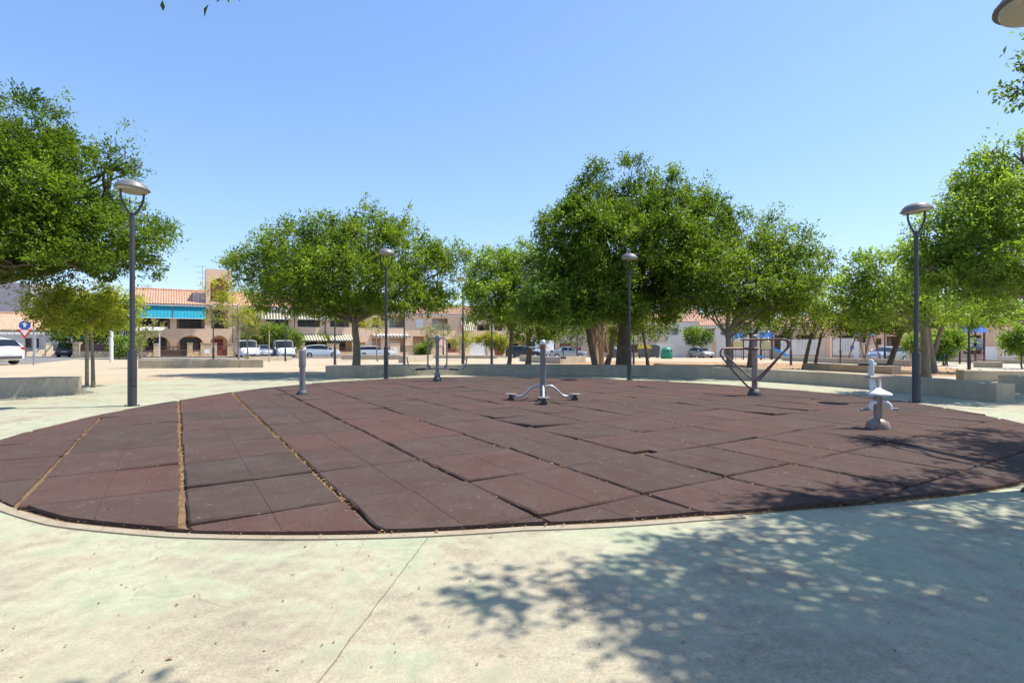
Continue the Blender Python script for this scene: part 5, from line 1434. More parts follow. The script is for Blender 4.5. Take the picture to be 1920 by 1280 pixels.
# --- houses across the far side of the square
RC = Row((2.8, 93.0), math.atan2(-13.0, 36.0))
specs = [(1010, 1092, 'wall_cream', 604, 'cream house with a dark red garden fence behind the silver saloon', (('1025', 1045, 612, 622), (1062, 1082, 614, 624))),
         (1092, 1180, 'wall_pink', 606, 'pink house glimpsed between the shaggy palms and the thick trunk', ((1100, 1120, 612, 624), (1140, 1160, 612, 624))),
         (1180, 1250, 'wall_cream', 607, 'pale house behind the yellow lidded bin', ((1190, 1205, 612, 626), (1222, 1240, 614, 626))),
         (1250, 1312, 'wall_white', 604, 'white house with a sunlit tile roof seen between the big trees', ((1258, 1272, 614, 628), (1285, 1300, 614, 628))),
         (1312, 1440, 'wall_white', 611, 'long white house behind the spreading tree', ((1322, 1340, 616, 628), (1352, 1368, 616, 628), (1395, 1415, 616, 628)))]
for u0, u1, wm, ve, lab, wins in specs:
    h = House(RC, u0, u1, lab, wm, ve, ridge=2.0, loggia=1.2, group='houses across the far side of the square')
    ops = []
    for a in wins: ops.append(h.opening(float(a[0]), a[2], a[1], a[3]))
    h.finish()
    for x0, x1, z0, z1 in ops: window(h.t, x0 + 0.15, x1 - 0.15, z0 + 0.02, z1 + 0.3, h.loggia, 'white', 0.6); railing(h.t, x0, x1, z0, z0 + 0.6, 0.1, 'white', 0.16, 0.02)
RCF = RC.shift(-4.0)
garden_wall(RCF, 1018, 1120, 'dark red fence between pink pillars behind the silver saloon', [
    ('solid', 1018, 1041, 642, 'red'), ('pillar', 1041.5, 1048, 644, 'wall_pink'), ('solid', 1048.5, 1070, 643, 'red'), ('gate', 1071, 1089, 643, 'red'), ('pillar', 1090, 1104, 647, 'wall_pink'), ('wall', 1104, 1120, 652, 'wall_pink')], wall='wall_pink')
garden_wall(RCF, 1121, 1228, 'dark fence panels behind the recycling bins', [('solid', 1121, 1158, 648, 'red'), ('pillar', 1159, 1165, 648, 'wall_pink'), ('solid', 1165.5, 1210, 646, 'brown'), ('wall', 1210.5, 1228, 650, 'wall_cream')], wall='wall_pink')
garden_wall(RCF, 1230, 1345, 'white garden wall with a white arched gate behind the bottle bank', [
    ('panel', 1230, 1262, 643, 'white'), ('wall', 1262.5, 1286, 648, 'wall_white'), ('picket', 1286.5, 1305, 642, 'wall_pink'), ('picket', 1312, 1335, 642, 'wall_pink'), ('pillar', 1336, 1343, 641, 'wall_pink')], wall='wall_white')
garden_wall(RCF, 1344, 1462, 'long plain white garden wall behind the play tower with two slides', [('panel', 1344.5, 1380, 640, 'white'), ('panel', 1380.5, 1420, 641, 'white'), ('panel', 1420.5, 1462, 641, 'white')], wall='wall_white')
# white arch over the garden gate
y = 80.0; x = X(1295, y); zb = G(x, y)
zt = Z(629, y) - zb
mb = MB()
for yy in (-0.25, 0.25):
    pp = [(-1.0, yy, 0), (-1.0, yy, zt - 1.0)] + [(-math.cos(R(a)), yy, zt - 1.0 + math.sin(R(a))) for a in range(10, 180, 10)] + [(1.0, yy, zt - 1.0), (1.0, yy, 0)]
    mb.tube(pp, 0.06, 6)
o = mb.build('garden_arch', 'white'); o.location = (x, y, zb); tag(o, 'white round topped garden arch behind the small yellow tree', 'garden arch')

# --- single storey houses along the right side
RR = Row((33.0, 70.0), math.atan2(-18.0, 17.0))
def low_house(u0, u1, lab, wm, ve, wins, ridge=1.5, roof=True, doors=()):
    h = House(RR, u0, u1, lab, wm, ve, ridge=ridge, loggia=1.4, depth=8, name='low_house', group='low houses along the right side of the square', roof=roof)
    ops = [h.opening(*a) for a in wins]
    h.finish(floor=h.H - 0.4)
    for x0, x1, z0, z1 in ops:
        window(h.t, x0 + 0.25, x1 - 0.3, z0 + 0.1, z1 - 0.1, h.loggia, 'brown')
        if z0 > 0.3: railing(h.t, x0, x1, z0, z1, 0.1, 'dark', 0.13)
    return h
low_house(1442, 1552, 'low tan house behind the white picket fence', 'wall_tan', 614, [(1452, 628, 1484, 655), (1492, 628, 1530, 655)])
low_house(1552, 1632, 'low brown house behind the swing frame', 'wall_tan', 612, [(1572, 628, 1600, 660), (1608, 630, 1624, 662)])
low_house(1632, 1742, 'low peach house with deep porch openings behind the leaning dark trunk', 'wall_peach', 616, [(1642, 634, 1652, 664), (1662, 630, 1692, 664), (1697, 632, 1728, 664)])
low_house(1742, 1848, 'low house with a tiled porch behind the right hand play tower', 'wall_peach', 610, [(1760, 628, 1790, 664), (1806, 628, 1840, 664)])
low_house(1848, 2010, 'peach house with a small dark window behind the three distant lamps', 'wall_peach', 602, [(1878, 637, 1893, 654), (1935, 630, 1970, 660)])
RRF = RR.shift(-3.0)
garden_wall(RRF, 1464, 1558, 'white picket fence on a pink base wall, ending at a peach gate pillar', [('picket', 1464, 1482, 636, 'wall_pink'), ('picket', 1484, 1536, 636, 'wall_pink'), ('panel', 1536.5, 1548, 625, 'wall_cream'), ('pillar', 1550, 1558, 622, 'wall_peach')], wall='wall_pink')
garden_wall(RRF, 1562, 1640, 'white barred fence with balusters behind the swing frame', [('picket', 1562, 1600, 634, 'wall_tan'), ('panel', 1600.5, 1612, 640, 'white'), ('pillar', 1613, 1621, 644, 'wall_tan'), ('pillar', 1630, 1640, 648, 'wall_cream')], wall='wall_tan')
garden_wall(RRF, 1648, 1742, 'white balustrade on a peach wall behind the thick twin trunks', [('pillar', 1648, 1654, 648, 'wall_cream'), ('baluster', 1655, 1727, 649, 'wall_pink'), ('pillar', 1727.5, 1736, 646, 'wall_pink')], wall='wall_pink')
garden_wall(RRF, 1840, 1990, 'white balustrade by the three distant lamps at the right', [('panel', 1842, 1872, 650, 'white'), ('pillar', 1872.5, 1877, 650, 'wall_cream'), ('baluster', 1877.5, 1985, 655, 'wall_cream')], wall='wall_cream')

# --- left side street: blank gable, low tiled house, corner fence
RL = Row((-66.0, 64.0), R(68))
y = 86.0
def at_y(u, y): return X(u, y)
x0, x1 = X(-60, y), X(57, y); zb = G(-70, y); zt = Z(530, y)
t = thing('apartment_block', 'tall blank grey gable of an apartment block behind the low tiled house', 'building', (x0, y, zb))
MB().box(0, x1 - x0, 0, 12, 0, zt - zb).box(x1 - x0 + 0.002, x1 - x0 + 3.4, 2.0, 12, 0, Z(548, y + 2) - zb).build('wall', 'wall_grey', t, smooth=False)
MB().prism([(x1 - x0 + 0.01, Z(547, y) - zb), (x1 - x0 + 0.01, zt - zb + 0.2), (x1 - x0 + 0.3, zt - zb + 0.2), (x1 - x0 + 3.4, Z(547, y) - zb)][::-1], 1.6, 1.99).build('parapet', 'wall_cream', t, smooth=False)
window(t, x1 - x0 + 0.8, x1 - x0 + 2.2, Z(600, y) - zb, Z(580, y) - zb, 1.995, 'white')
MB().tube(smooth_path([(0, -2, 0), (0, -2, Z(561, y - 2) - zb - 0.3), (1.2, -2, Z(560, y - 2) - zb), (X(28, y - 2) - x0, -2, Z(560, y - 2) - zb)], 4), 0.06, 6).build('wall_lamp_arm', 'galv', t)
y = 62.0
x0, x1 = X(-45, y), X(46, y + 8); zb = G(-60, y)
t = thing('low_house', 'low tiled house with a pergola at the left edge', 'house', (X(-45, y), y, zb), R(20))
W_ = 11.5
MB().box(0, W_, 0, 8, 0, 3.0).build('wall', 'wall_white', t, smooth=False)
tile_roof('roof', t, -0.3, W_ + 0.3, -0.6, 3.1, 4.0, 5.2)
for xx in (1.0, 4.5, 8.0): window(t, xx, xx + 1.5, 0.9, 2.2, -0.003, 'white')
p = MB()
for xx in (0.3, 3.5, 6.8, 10.2): p.box(xx - 0.06, xx + 0.06, -3.2, -3.08, 0, 2.5)
p.box(0, 10.6, -3.22, -3.06, 2.502, 2.64)
for k in range(16): p.box(0.2 + k * 0.68, 0.28 + k * 0.68, -3.3, -0.05, 2.642, 2.74)
p.build('pergola', 'white', t, smooth=False)
awning(t, 8.8, 11.4, 2.6, 2.2, 1.3, 'teal')
RLF = Row((-56.5, 60.0), R(63))
t = garden_wall(RLF, 38, 122, 'cream garden walls with dark gates along the left side street', [('pillar', 38, 46, 645, 'wall_cream'), ('fence', 46.5, 64, 650, 'dark'), ('wall', 64.5, 84, 655, 'wall_cream'), ('pillar', 84.5, 98, 645, 'wall_cream'), ('fence', 98.5, 113, 645, 'dark'), ('pillar', 113.5, 121, 642, 'wall_cream')], wall='wall_cream')
# corner garden wall under the hedge
RK = Row((-44.6, 54.2), R(3))
garden_wall(RK, 139, 258, 'ochre corner garden wall with a dark brown screen fence under the tall hedge', [('pillar', 139, 151, 643, 'stone'), ('solid', 151.5, 206, 645, 'brown'), ('pillar', 206.5, 209.5, 646, 'stone'), ('solid', 210, 216, 647, 'brown'), ('wall', 216.5, 258, 663, 'stone')], wall='stone')
# small white canopy at the corner
t = thing('garden_canopy', 'small white canopy roof left of the ground floor arches', 'canopy', (X(234, 60), 60.0, G(-43, 60)), R(20))
MB().slab([(0, 0, 3.35), (4.0, 0, 3.35), (4.0, -2.0, 2.95), (0, -2.0, 2.95)], -0.06).build('canopy_roof', 'white', t, smooth=False)
for xx in (0.2, 3.8): MB().box(xx - 0.05, xx + 0.05, -1.95, -1.85, 0, 2.9).build('post', 'white', t, smooth=False)
# white pole by the corner
x, y, z = hit(209, 679)
o = MB().tube([(0, 0, -0.2), (0, 0, Z(596, y) - z)], 0.11, 10).build('white_pole', 'white'); o.location = (x, y, z); tag(o, 'plain white pole in front of the corner hedge', 'pole')

# ------------------------------------------------------------------ vehicles
VG = 'cars and vans parked along the streets'
def car(label, kind, paint, loc, heading, length=4.2, height=1.48, width=1.76, cat='car'):
    """x forward. The shell is lofted from cross sections; windows follow its shape"""
    t = thing({'van': 'parked_van'}.get(kind, 'parked_car'), label, cat, loc, heading, VG)
    h = length / 2; wd = width / 2; H = height
    # (x, bottom, belt, roof, half width at belt, half width at roof, side glass, top glass) ; glass flags hold for the bay that follows
    if kind == 'van':
        S = [(-h, .45, .95, 1.0, .90, .84, 0, 0), (-h + .04, .28, 1.02, H * .93, .97, .86, 0, 1), (-h + .12, .25, 1.05, H, .99, .87, 0, 0), (-h * .45, .22, 1.06, H + .02, 1, .88, 0, 0), (h * .08, .22, 1.06, H + .02, 1, .88, 0, 0),
             (h * .14, .22, 1.06, H + .01, 1, .88, 1, 0), (h * .42, .22, 1.05, H - .06, 1, .85, 1, 1), (h * .72, .22, 1.02, 1.12, .99, .80, 0, 0), (h * .90, .24, .86, .90, .95, .72, 0, 0), (h * .98, .28, .70, .72, .86, .62, 0, 0), (h, .36, .58, .59, .80, .55, 0, 0)]
    elif kind == 'sedan':
        S = [(-h, .45, .80, .81, .84, .70, 0, 0), (-h + .06, .28, .90, .93, .92, .74, 0, 0), (-h * .66, .22, .95, .99, .98, .78, 0, 1), (-h * .38, .2, .96, H - .05, 1, .66, 1, 0), (-h * .05, .2, .95, H, 1, .68, 0, 0), (-h * .01, .2, .95, H, 1, .68, 1, 0),
             (h * .16, .2, .94, H - .06, 1, .66, 1, 1), (h * .46, .2, .92, .96, 1, .74, 0, 0), (h * .85, .22, .80, .83, .95, .68, 0, 0), (h * .96, .28, .68, .70, .86, .6, 0, 0), (h, .38, .55, .56, .78, .5, 0, 0)]
    elif kind == 'estate':
        S = [(-h, .45, .82, .84, .86, .72, 0, 0), (-h + .05, .28, .92, .98, .94, .76, 0, 1), (-h + .38, .22, .96, H - .05, .98, .70, 1, 0), (-h * .42, .2, .96, H, 1, .70, 1, 0), (-h * .38, .2, .96, H, 1, .70, 1, 0), (-h * .03, .2, .95, H, 1, .70, 1, 0), (0.02, .2, .95, H, 1, .70, 1, 0),
             (h * .18, .2, .94, H - .06, 1, .67, 1, 1), (h * .46, .2, .92, .96, 1, .74, 0, 0), (h * .85, .22, .80, .83, .95, .68, 0, 0), (h * .96, .28, .68, .70, .86, .6, 0, 0), (h, .38, .55, .56, .78, .5, 0, 0)]
    else:
        S = [(-h, .45, .84, .86, .84, .72, 0, 0), (-h + .05, .28, .98, 1.02, .93, .76, 0, 1), (-h + .40, .22, 1.05, H - .13, .98, .68, 1, 0), (-h * .46, .2, 1.02, H - .02, 1, .71, 1, 0), (-h * .42, .2, 1.0, H, 1, .71, 1, 0), (0, .2, .98, H, 1, .71, 1, 0), (.05, .2, .97, H, 1, .71, 1, 0),
             (h * .22, .2, .95, H - .07, 1, .67, 1, 1), (h * .60, .2, .92, .98, 1, .76, 0, 0), (h * .86, .22, .82, .86, .95, .70, 0, 0), (h * .96, .28, .68, .70, .86, .6, 0, 0), (h, .38, .55, .56, .78, .5, 0, 0)]
    def ring(s):
        x, zb, zl, zr, w0, w1 = s[:6]; w0 *= wd; w1 *= wd
        half = [(w0 * .86, zb), (w0 * .985, zb + .12), (w0 * 1.0, (zb + zl) / 2 + .05), (w0 * .97, zl), (w1 + .02, zr - .03), (w1 * .86, zr), (0, zr + .025)]
        return [(x, y_, z_) for y_, z_ in half] + [(x, -y_, z_) for y_, z_ in half[-2::-1]]
    v = []; body = []; gl = []
    for s in S: v += ring(s)
    n = 13
    for i in range(len(S) - 1):
        for j in range(n):
            q = (i * n + j, i * n + (j + 1) % n, (i + 1) * n + (j + 1) % n, (i + 1) * n + j)[::-1]
            side = j in (3, 8); topg = j in (4, 5, 6, 7)
            if side and S[i][6]: gl.append(('side_window', (i, j), q))
            elif topg and S[i][7]: gl.append(('windscreen' if S[i][0] > 0 else 'rear_window', i, q))
            else: body.append(q)
    body += [tuple(range(n))[::1], tuple(range(len(v) - 1, len(v) - 1 - n, -1))]
    b = MB().add(v, body).prune().build('body', paint, t, ang=32)
    for key in dict.fromkeys((g[0], g[1]) for g in gl):
        MB().add(v, [g[2] for g in gl if (g[0], g[1]) == key]).prune().build(key[0], 'glass', t, ang=32)
    wr = 0.33 if kind in ('van', 'suv') else 0.315
    for sx in (-0.62, 0.64):
        for sy in (-1, 1):
            yy = sy * (wd - 0.10); xx = sx * h
            wl_ = MB().lathe([(wr * 0.6, -0.11), (wr * .96, -0.10), (wr, -0.06), (wr, 0.06), (wr * .96, 0.10), (wr * 0.6, 0.11)], (xx, yy, wr), 18, 'y').build('wheel', 'tyre', t)
            rm = MB().lathe([(wr * .58, -.01), (wr * .6, 0.01), (wr * .2, .016)], (xx, yy + sy * 0.115, wr), 14, 'y')
            rm.build('rim', 'rim', wl_)
            a = MB(); pts = [(xx + (wr + .05) * math.cos(R(k)), yy + sy * .085, wr + (wr + .05) * math.sin(R(k))) for k in range(-5, 186, 19)]
            a.tube(pts, 0.045, 5).build('wheel_arch', 'plastic' if kind == 'suv' else paint, t)
    for sy in (-1, 1):
        hx = h - .20 if kind != 'van' else h - .14
        hz = .70 if kind != 'van' else .78
        MB().lathe([(.10, -.14), (.115, 0), (.07, .10), (.02, .14)], (hx, sy * wd * .68, hz), 10, 'x').build('headlight', 'headl', t)
        if kind in ('hatch', 'suv'):
            MB().bbox(-h + .0, -h + .30, sy * wd * .80 - .1, sy * wd * .80 + .1, .82, 1.0, .03).build('taillight', 'tail', t)
        else:
            MB().bbox(-h - .012, -h + .12, sy * wd * .76 - .09, sy * wd * .76 + .09, .70, .90 if kind != 'van' else 1.25, .02).build('taillight', 'tail', t)
        mx = h * .36 if kind != 'van' else h * .52
        MB().bbox(mx - .06, mx + .06, sy * (wd + .11) - .09, sy * (wd + .11) + .09, .98, 1.12 if kind != 'van' else 1.22, .03).build('mirror', paint, t)
    MB().bbox(h - .10, h + .02, -.26, .26, .40, .51, .01).build('number_plate', 'white', t)
    bp = MB().box(h - .12, h + .008, -wd * .55, wd * .55, .27, .38).box(-h - .015, -h + .1, -wd * .75, wd * .75, .34, .50)
    bp.build('bumper_trim', 'plastic', t, smooth=False)
    MB().bbox(-h - .02, -h + .1, -.26, .26, .58, .69, .01).build('number_plate', 'white', t)
    return t
def park(u, vb, y=None):
    if y is None: return hit(u, vb)
    x = X(u, y); return (x, y, G(x, y))
HB = TH                                   # street direction
def road_pt(u, off):
    r = RA.shift(off); s = r.s_of(u); x, y = r.pos(s); return (x, y, G(x, y) + 0.016)
car('white van with a dark windscreen, left one of the two facing the square', 'van', 'carwhite', road_pt(463, -7.2), TH - R(90) + R(4), 4.4, 1.95, 1.95, 'van')
car('white van with a black front bumper, right one of the two facing the square', 'van', 'carwhite', road_pt(532, -7.2), TH - R(90), 4.4, 2.0, 1.95, 'van')
car('silver car between the two white vans', 'hatch', 'carsilver', road_pt(494, -6.4), TH - R(90), 4.0, 1.46)
car('white hatchback parked side on right of the vans', 'hatch', 'carwhite', road_pt(603, -9.0), TH - R(14), 4.25, 1.5)
car('long white estate car parked behind the trunk of the umbrella tree', 'estate', 'carwhite', road_pt(703, -7.5), TH - R(12), 4.6, 1.42)
car('dark estate car seen from behind in front of the white van body', 'estate', 'cardark', park(983, 671, 66), R(-8), 4.5, 1.48)
car('silver saloon parked side on behind the black lamp pole', 'sedan', 'carsilver', park(1066, 671, 66), R(-6), 4.5, 1.44)
car('small grey car in front of the white garden walls far behind', 'hatch', 'carsilver', park(1314, 660, 76), R(-70), 3.9, 1.45)
car('blue grey hatchback parked behind the leaning dark trunk', 'hatch', 'carsilver', park(1663, 668, 50), R(205), 3.9, 1.42)
car('white compact car with red tail lights cut by the left edge of the picture', 'suv', 'carwhite', park(-38, 690, 29.5), R(168), 4.1, 1.52)
car('dark off road car at the far corner of the left side street', 'suv', 'cardark', park(136, 664, 60), R(110), 4.3, 1.7)
# tall white delivery van body behind the dark estate
x, y, z = park(1003, 668, 74)
car('tall white box van behind the dark estate car', 'van', 'carwhite', (x, y, z), R(200), 5.0, 2.35, 2.0, 'van')

# ------------------------------------------------------------------ bins, signs, playground
def igloo(label, u, y, m, r=0.85, h=1.5, stripe=None, group=None):
    x = X(u, y); z = G(x, y)
    t = thing('bottle_bank' if m == 'binegreen' else 'recycling_bin', label, 'bottle bank' if m == 'binegreen' else 'recycling bin', (x, y, z), R(20), group)
    MB().lathe([(r * .9, 0.0), (r, .12), (r, h * .45), (r * .93, h * .68), (r * .72, h * .88), (r * .4, h * .98), (r * .1, h)], n=24).build('shell', m, t)
    for a in (-1.9, -1.2): MB().lathe([(.13, -.03), (.13, .02)], (r * .93 * math.cos(a), r * .93 * math.sin(a), h * .68), 12, 'y').build('slot', 'dark', t)
    MB().tube([(-.15, 0, h - .02), (-.15, 0, h + .14), (.15, 0, h + .14), (.15, 0, h - .02)], .025, 6).build('lifting_ring', 'galv', t)
igloo('dark green dome shaped bottle bank in front of the white garden wall', 1250, 66, 'binegreen', 0.72, 1.45)
igloo('grey dome shaped recycling bin left of the thick trunk', 1152, 72, 'bingrey', 0.8, 1.5)
def bin_(label, u, y, lid):
    x = X(u, y); z = G(x, y)
    t = thing('recycling_bin', label, 'recycling bin', (x, y, z), R(-8), 'wheeled recycling bins')
    MB().add([(-.75, -.45, .12), (.75, -.45, .12), (.75, .45, .12), (-.75, .45, .12), (-.9, -.6, 1.25), (.9, -.6, 1.25), (.9, .6, 1.25), (-.9, .6, 1.25)],
             [(3, 2, 1, 0), (4, 5, 6, 7), (0, 1, 5, 4), (1, 2, 6, 5), (2, 3, 7, 6), (3, 0, 4, 7)]).build('body', 'bingrey', t, smooth=False)
    MB().prism([(-.92, 1.255), (.92, 1.255), (.80, 1.62), (.4, 1.78), (-.4, 1.78), (-.80, 1.62)], -.62, .62).build('lid', lid, t)
    for sx in (-.6, .6):
        for sy in (-.4, .4): MB().lathe([(.1, -.03), (.1, .03)], (sx, sy, .1), 10, 'y').build('wheel', 'tyre', t)
    for sx in (-1, 1): MB().tube([(sx * .95, -.4, 1.15), (sx * .95, .4, 1.15)], .03, 6).build('handle', 'dark', t)
bin_('grey recycling bin with a yellow lid, right of the thick trunk', 1208, 70, 'yellow')
bin_('grey waste bin beside the yellow lidded one, half behind a thin trunk', 1224, 72, 'bingrey')

x, y, z = hit(63, 685)
t = thing('road_sign', 'yield triangle under a blue round sign on a grey post by the left road', 'road sign', (x, y, z), R(28))
s = y / F
MB().tube([(0, 0, -.2), (0, 0, (685 - 600) * s)], 0.035, 8).build('post', 'galv', t)
zc = (685 - 623) * s; r = 10.5 * s
MB().prism([(-r, zc + r * .55), (0, zc - r * 1.15), (r, zc + r * .55)][::1], -.075, -.045).xform(Matrix.Translation((-.35, 0, 0))).build('yield_border', 'signred', t, smooth=False)
r *= .62
MB().prism([(-r, zc + r * .55), (0, zc - r * 1.15), (r, zc + r * .55)], -.080, -.0765).xform(Matrix.Translation((-.35, 0, 0.02))).build('yield_face', 'white', t, smooth=False)
MB().lathe([(8.5 * s, -.07), (8.5 * s, -.05)], (-.35, 0, (685 - 610) * s), 24, 'y').build('blue_disc', 'signblue', t)
a = MB().box(-.40, -.30, -.078, -.072, (685 - 613) * s, (685 - 607) * s)
a.add([(-.47, -.075, (685 - 608) * s), (-.23, -.075, (685 - 608) * s), (-.35, -.075, (685 - 604.5) * s)], [(0, 1, 2)]); a.build('arrow', 'white', t, smooth=False)
MB().box(-.4, .02, -.045, .0, zc + .1, zc + .16).build('bracket', 'galv', t, smooth=False)

# blue wheelchair parking sign on the white fence
y = 52.0; x = X(1598, y); z = G(x, y); s = y / F
t = thing('parking_sign', 'small blue wheelchair sign at the foot of the swing frame', 'sign', (x, y, z), 0)
MB().tube([(0, .03, 0), (0, .03, Z(649, y) - z)], .03, 6).build('post', 'galv', t)
zc = Z(651.5, y) - z; q = 3.4 * s
MB().box(-q, q, -.02, .0, zc - q, zc + q).build('panel', 'signblue', t, smooth=False)
a = MB()
a.tube([(math.cos(R(k)) * q * .42 - q * .1, -.03, zc - q * .3 + math.sin(R(k)) * q * .42) for k in range(120, 400, 20)], q * .07, 5)
a.tube([(-q * .1, -.03, zc + q * .55), (-q * .05, -.03, zc), (q * .35, -.03, zc), (q * .5, -.03, zc - q * .5)], q * .09, 5)
a.lathe([(q * .13, -.012), (q * .13, .005)], (-q * .12, -.03, zc + q * .74), 10, 'y').build('wheelchair_symbol', 'white', t)
# pale teal cabinet
y = hit(1584, 671)[1]; x = X(1584, y); z = G(x, y); s = y / F
t = thing('utility_cabinet', 'pale teal utility cabinet beside the dark lamp left of the swing', 'cabinet', (x, y, z), R(-12))
MB().bbox(-7.5 * s, 7.5 * s, -.3, .3, 0, 11 * s, .02).build('cabinet_body', 'tealbox', t)
MB().box(-7 * s, -.01, -.315, -.302, .08, 10.4 * s).box(.01, 7 * s, -.315, -.302, .08, 10.4 * s).build('door', 'tealbox', t, smooth=False)
a = MB()
for k in range(4): a.tube([(-5.2 * s + k * 1.4 * s, -.325, 3 * s), (-5.2 * s + k * 1.4 * s, -.325, 7.5 * s)], .035, 5)
a.tube([(-5.2 * s, -.325, 5.2 * s), (-1.2 * s, -.325, 5.2 * s)], .03, 5).build('painted_mark', 'playblue', t)

def swing():
    y = 47.0; x = X(1620, y); z = G(x, y); s = y / F
    t = thing('swing_frame', 'brown A frame swing behind the shaded seat wall', 'swing', (x, y, z), R(80))
    Hh = Z(627, y) - z; Wd = 1.5
    for sx in (-1, 1):
        for sy in (-1, 1): MB().tube([(sx * Wd, sy * .75, -.1), (sx * (Wd - .2), sy * .08, Hh)], .055, 8).build('leg', 'rail', t)
        MB().lathe([(.12, -.12), (.17, 0), (.12, .12)], (sx * (Wd - .2), 0, Hh), 12, 'x').build('end_cap', 'slideblue', t)
    MB().tube([(-Wd + .2, 0, Hh), (Wd - .2, 0, Hh)], .06, 8).build('top_bar', 'galv', t)
    for k in (-.55, .55):
        st = MB().bbox(k - .22, k + .22, -.1, .1, .5, .55, .01).build('seat', 'blackrub', t)
        for q in (-.2, .2): MB().tube([(k + q, 0, .55), (k + q, 0, Hh)], .012, 5).build('chain', 'galv', st)
swing()
def play_tower(label, u, y, rz, roof_m, pan_m, slide_m, Hd=1.1, roof=True):
    x = X(u, y); z = G(x, y)
    t = thing('play_tower', label, 'play tower', (x, y, z), rz, 'playground towers with slides')
    for sx in (-.55, .55):
        for sy in (-.55, .55): MB().box(sx - .05, sx + .05, sy - .05, sy + .05, -.1, 2.5).build('post', 'brown', t, smooth=False)
    MB().box(-.6, .6, -.6, .6, Hd, Hd + .08).build('deck', 'rail', t, smooth=False)
    if roof:
        r = MB()
        r.add([(-.75, -.75, 2.52), (.75, -.75, 2.52), (.75, .75, 2.52), (-.75, .75, 2.52), (-.75, 0, 3.1), (.75, 0, 3.1)], [(0, 1, 5, 4), (2, 3, 4, 5), (1, 2, 5), (3, 0, 4), (3, 2, 1, 0)])
        r.build('roof', roof_m, t, smooth=False)
    MB().box(-.5, .5, -.64, -.602, Hd + .1, Hd + .95).build('panel', pan_m, t, smooth=False)
    MB().box(-.64, -.602, -.5, .5, Hd + .1, Hd + .95).build('panel', pan_m, t, smooth=False)
    sl_ = MB()
    path = [(.62, 0, Hd + .08), (1.0, 0, Hd), (2.2, 0, .32), (2.6, 0, .22)]
    for (a, b_) in zip(path[:-1], path[1:]):
        sl_.slab([(a[0], -.26, a[2]), (b_[0], -.26, b_[2]), (b_[0], .26, b_[2]), (a[0], .26, a[2])], .04)
        for sy in (-.30, .26): sl_.slab([(a[0], sy, a[2] + .2), (b_[0], sy, b_[2] + .2), (b_[0], sy + .04, b_[2] + .2), (a[0], sy + .04, a[2] + .2)], -.24)
    sl_.build('slide', slide_m, t, smooth=False)
    l = MB()
    for k in range(5): l.tube([(-.3, .62 + (4 - k) * .12, .2 + k * .22), (.3, .62 + (4 - k) * .12, .2 + k * .22)], .02, 6)
    for sx in (-.3, .3): l.tube([(sx, .62 + .55, 0), (sx, .62, Hd + .2)], .03, 6)
    l.build('ladder', 'red', t)
    return t
play_tower('play tower with a yellow panel and blue slide, left of the rail machine', 1384, 60, R(-25), 'playblue', 'playyellow', 'slideblue')
play_tower('play tower with a broad blue roof and slide, right of the rail machine', 1437, 60, R(-30), 'playblue', 'playyellow', 'slideblue')
t = play_tower('play tower with a wide pale blue slide, blue roof and red stairs at the right', 1822, 43, R(168), 'playblue', 'whitemet', 'slideblue')
# far play platform: low green box under the first tower
x, y, z = hit(1388, 666)
o = MB().bbox(-1.0, 1.0, -.4, .4, 0, .35, .04).build('planter', 'binegreen'); o.location = (x, y, z + 0.02); tag(o, 'low green box on the ground beside the grey trunk', 'planter')

# lantern globe post near right playground
x, y, z = hit(1798, 676)
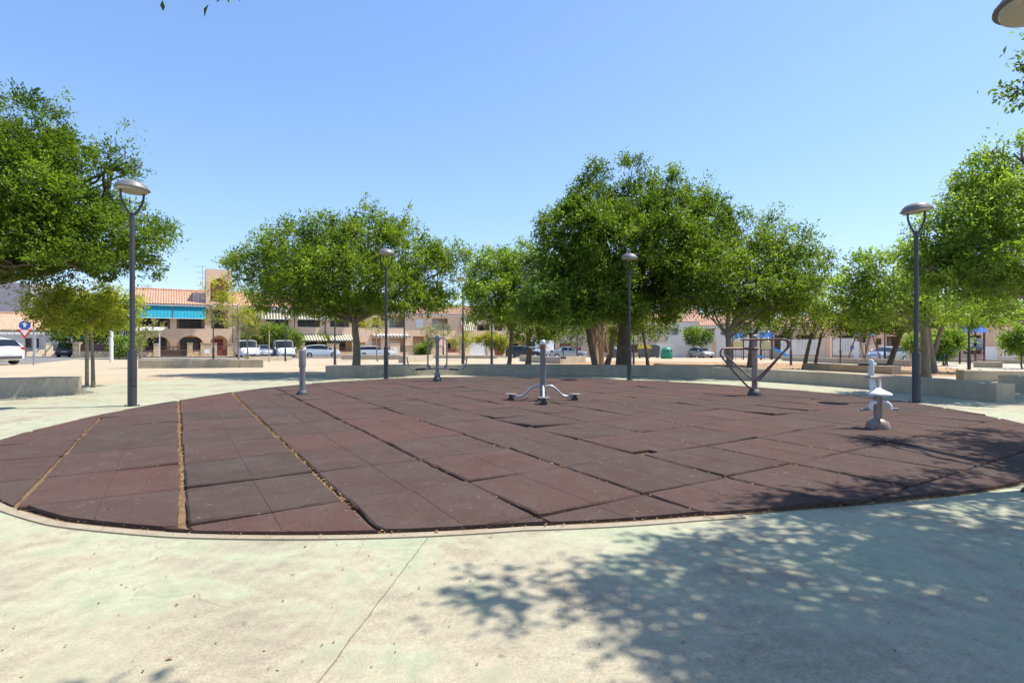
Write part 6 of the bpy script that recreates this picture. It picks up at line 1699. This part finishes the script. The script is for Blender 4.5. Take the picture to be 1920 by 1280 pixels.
# ------------------------------------------------------------------ loose things on the ground
def litter():
    """fallen dry leaves on the plaza, in the seams and on the rubber"""
    P = []; 
    n = 1100
    rr = np.random.default_rng(3)
    a = rr.uniform(0, 2 * math.pi, n); r = np.sqrt(rr.uniform(0, 1, n)) * 12
    x = DC[0] + r * np.cos(a); y = DC[1] + r * np.sin(a)
    # more near the right hand trees and in front
    m = 420
    x2 = rr.uniform(-2.5, 5, m); y2 = rr.uniform(1.2, 3.4, m)
    # along the kerb
    k = 900
    a3 = rr.uniform(math.pi, 2 * math.pi, k); r3 = np.array([disc_r(q) for q in a3]) + np.abs(rr.normal(0, 0.05, k)) + 0.01
    x3, y3 = DC[0] + r3 * np.cos(a3), DC[1] + r3 * np.sin(a3)
    # in the wide seams of the tile grid
    S = 1.03; o = (X(345, 3.46), 3.46)
    x4, y4 = [], []
    for i in range(-6, 9):
        dn = 900 if i in (0, 1, -1, -2) else 200
        q = rr.uniform(-4, 15, dn); p = i * S + rr.normal(0, 0.012, dn)
        x4.append(o[0] + DB[0] * p + DA[0] * q); y4.append(o[1] + DB[1] * p + DA[1] * q)
    x4 = np.concatenate(x4); y4 = np.concatenate(y4)
    ok = (x4 - DC[0]) ** 2 + (y4 - DC[1]) ** 2 < (DR - 0.4) ** 2
    x4, y4 = x4[ok], y4[ok]
    X_ = np.concatenate([x, x2, x3, x4]); Y_ = np.concatenate([y, y2, y3, y4])
    din = np.hypot(X_ - DC[0], Y_ - DC[1]) - np.array([disc_r(math.atan2(q - DC[1], p - DC[0])) for p, q in zip(X_, Y_)]) + DR
    seam = np.zeros(len(X_), bool); seam[-len(x4):] = True
    Zg = np.array([G(p, q) for p, q in zip(X_, Y_)])
    z = Zg + np.where(din < DR, np.where(seam, 0.036, 0.062), np.where(din < DR + 0.16, 0.032, 0.015)) + rr.uniform(0, 0.004, len(X_))
    P = np.stack([X_, Y_, z], 1)
    N = len(P)
    keep = (np.hypot(X_, Y_) > 0.8) & ~((din < DR) & ~seam & (rr.random(N) > 0.35))
    P = P[keep]; N = len(P); seam = seam[keep]
    D = unit(np.stack([rr.normal(0, 1, N), rr.normal(0, 1, N), rr.normal(0.05, 0.12, N)], 1))
    L = np.where(seam, rr.uniform(0.014, 0.03, N), rr.uniform(0.006, 0.018, N))
    L = np.where(rr.random(N) < 0.02, L * 2.0, L)
    T = np.clip(rr.normal(0.45, 0.28, N), 0, 1)
    ob = leaf_object('fallen_leaves', P, D, L, L * rr.uniform(0.45, 0.8, N), T, 'dryleaf', None, up=3.0)
    tag(ob, kind='stuff')
litter()
def clods():
    """gravel and earth clods on the orange bed"""
    rr = random.Random(8); mb = MB()
    for _ in range(900):
        x = rr.uniform(3, 26); y = rr.uniform(21.5, 38)
        if abs(x - 0.55 * y) > 12: continue
        s = rr.uniform(0.02, 0.07); z = G(x, y) + 0.01
        a = rr.uniform(0, 6)
        p = [(x + s * math.cos(a + k * 1.57) * rr.uniform(.7, 1.3), y + s * math.sin(a + k * 1.57) * rr.uniform(.7, 1.3), z) for k in range(4)]
        mb.add(p + [(x + rr.uniform(-.2, .2) * s, y, z + s * rr.uniform(.5, 1))], [(0, 1, 4), (1, 2, 4), (2, 3, 4), (3, 0, 4)])
    tag(mb.build('earth_clods', 'dirt', smooth=False), kind='stuff')
clods()
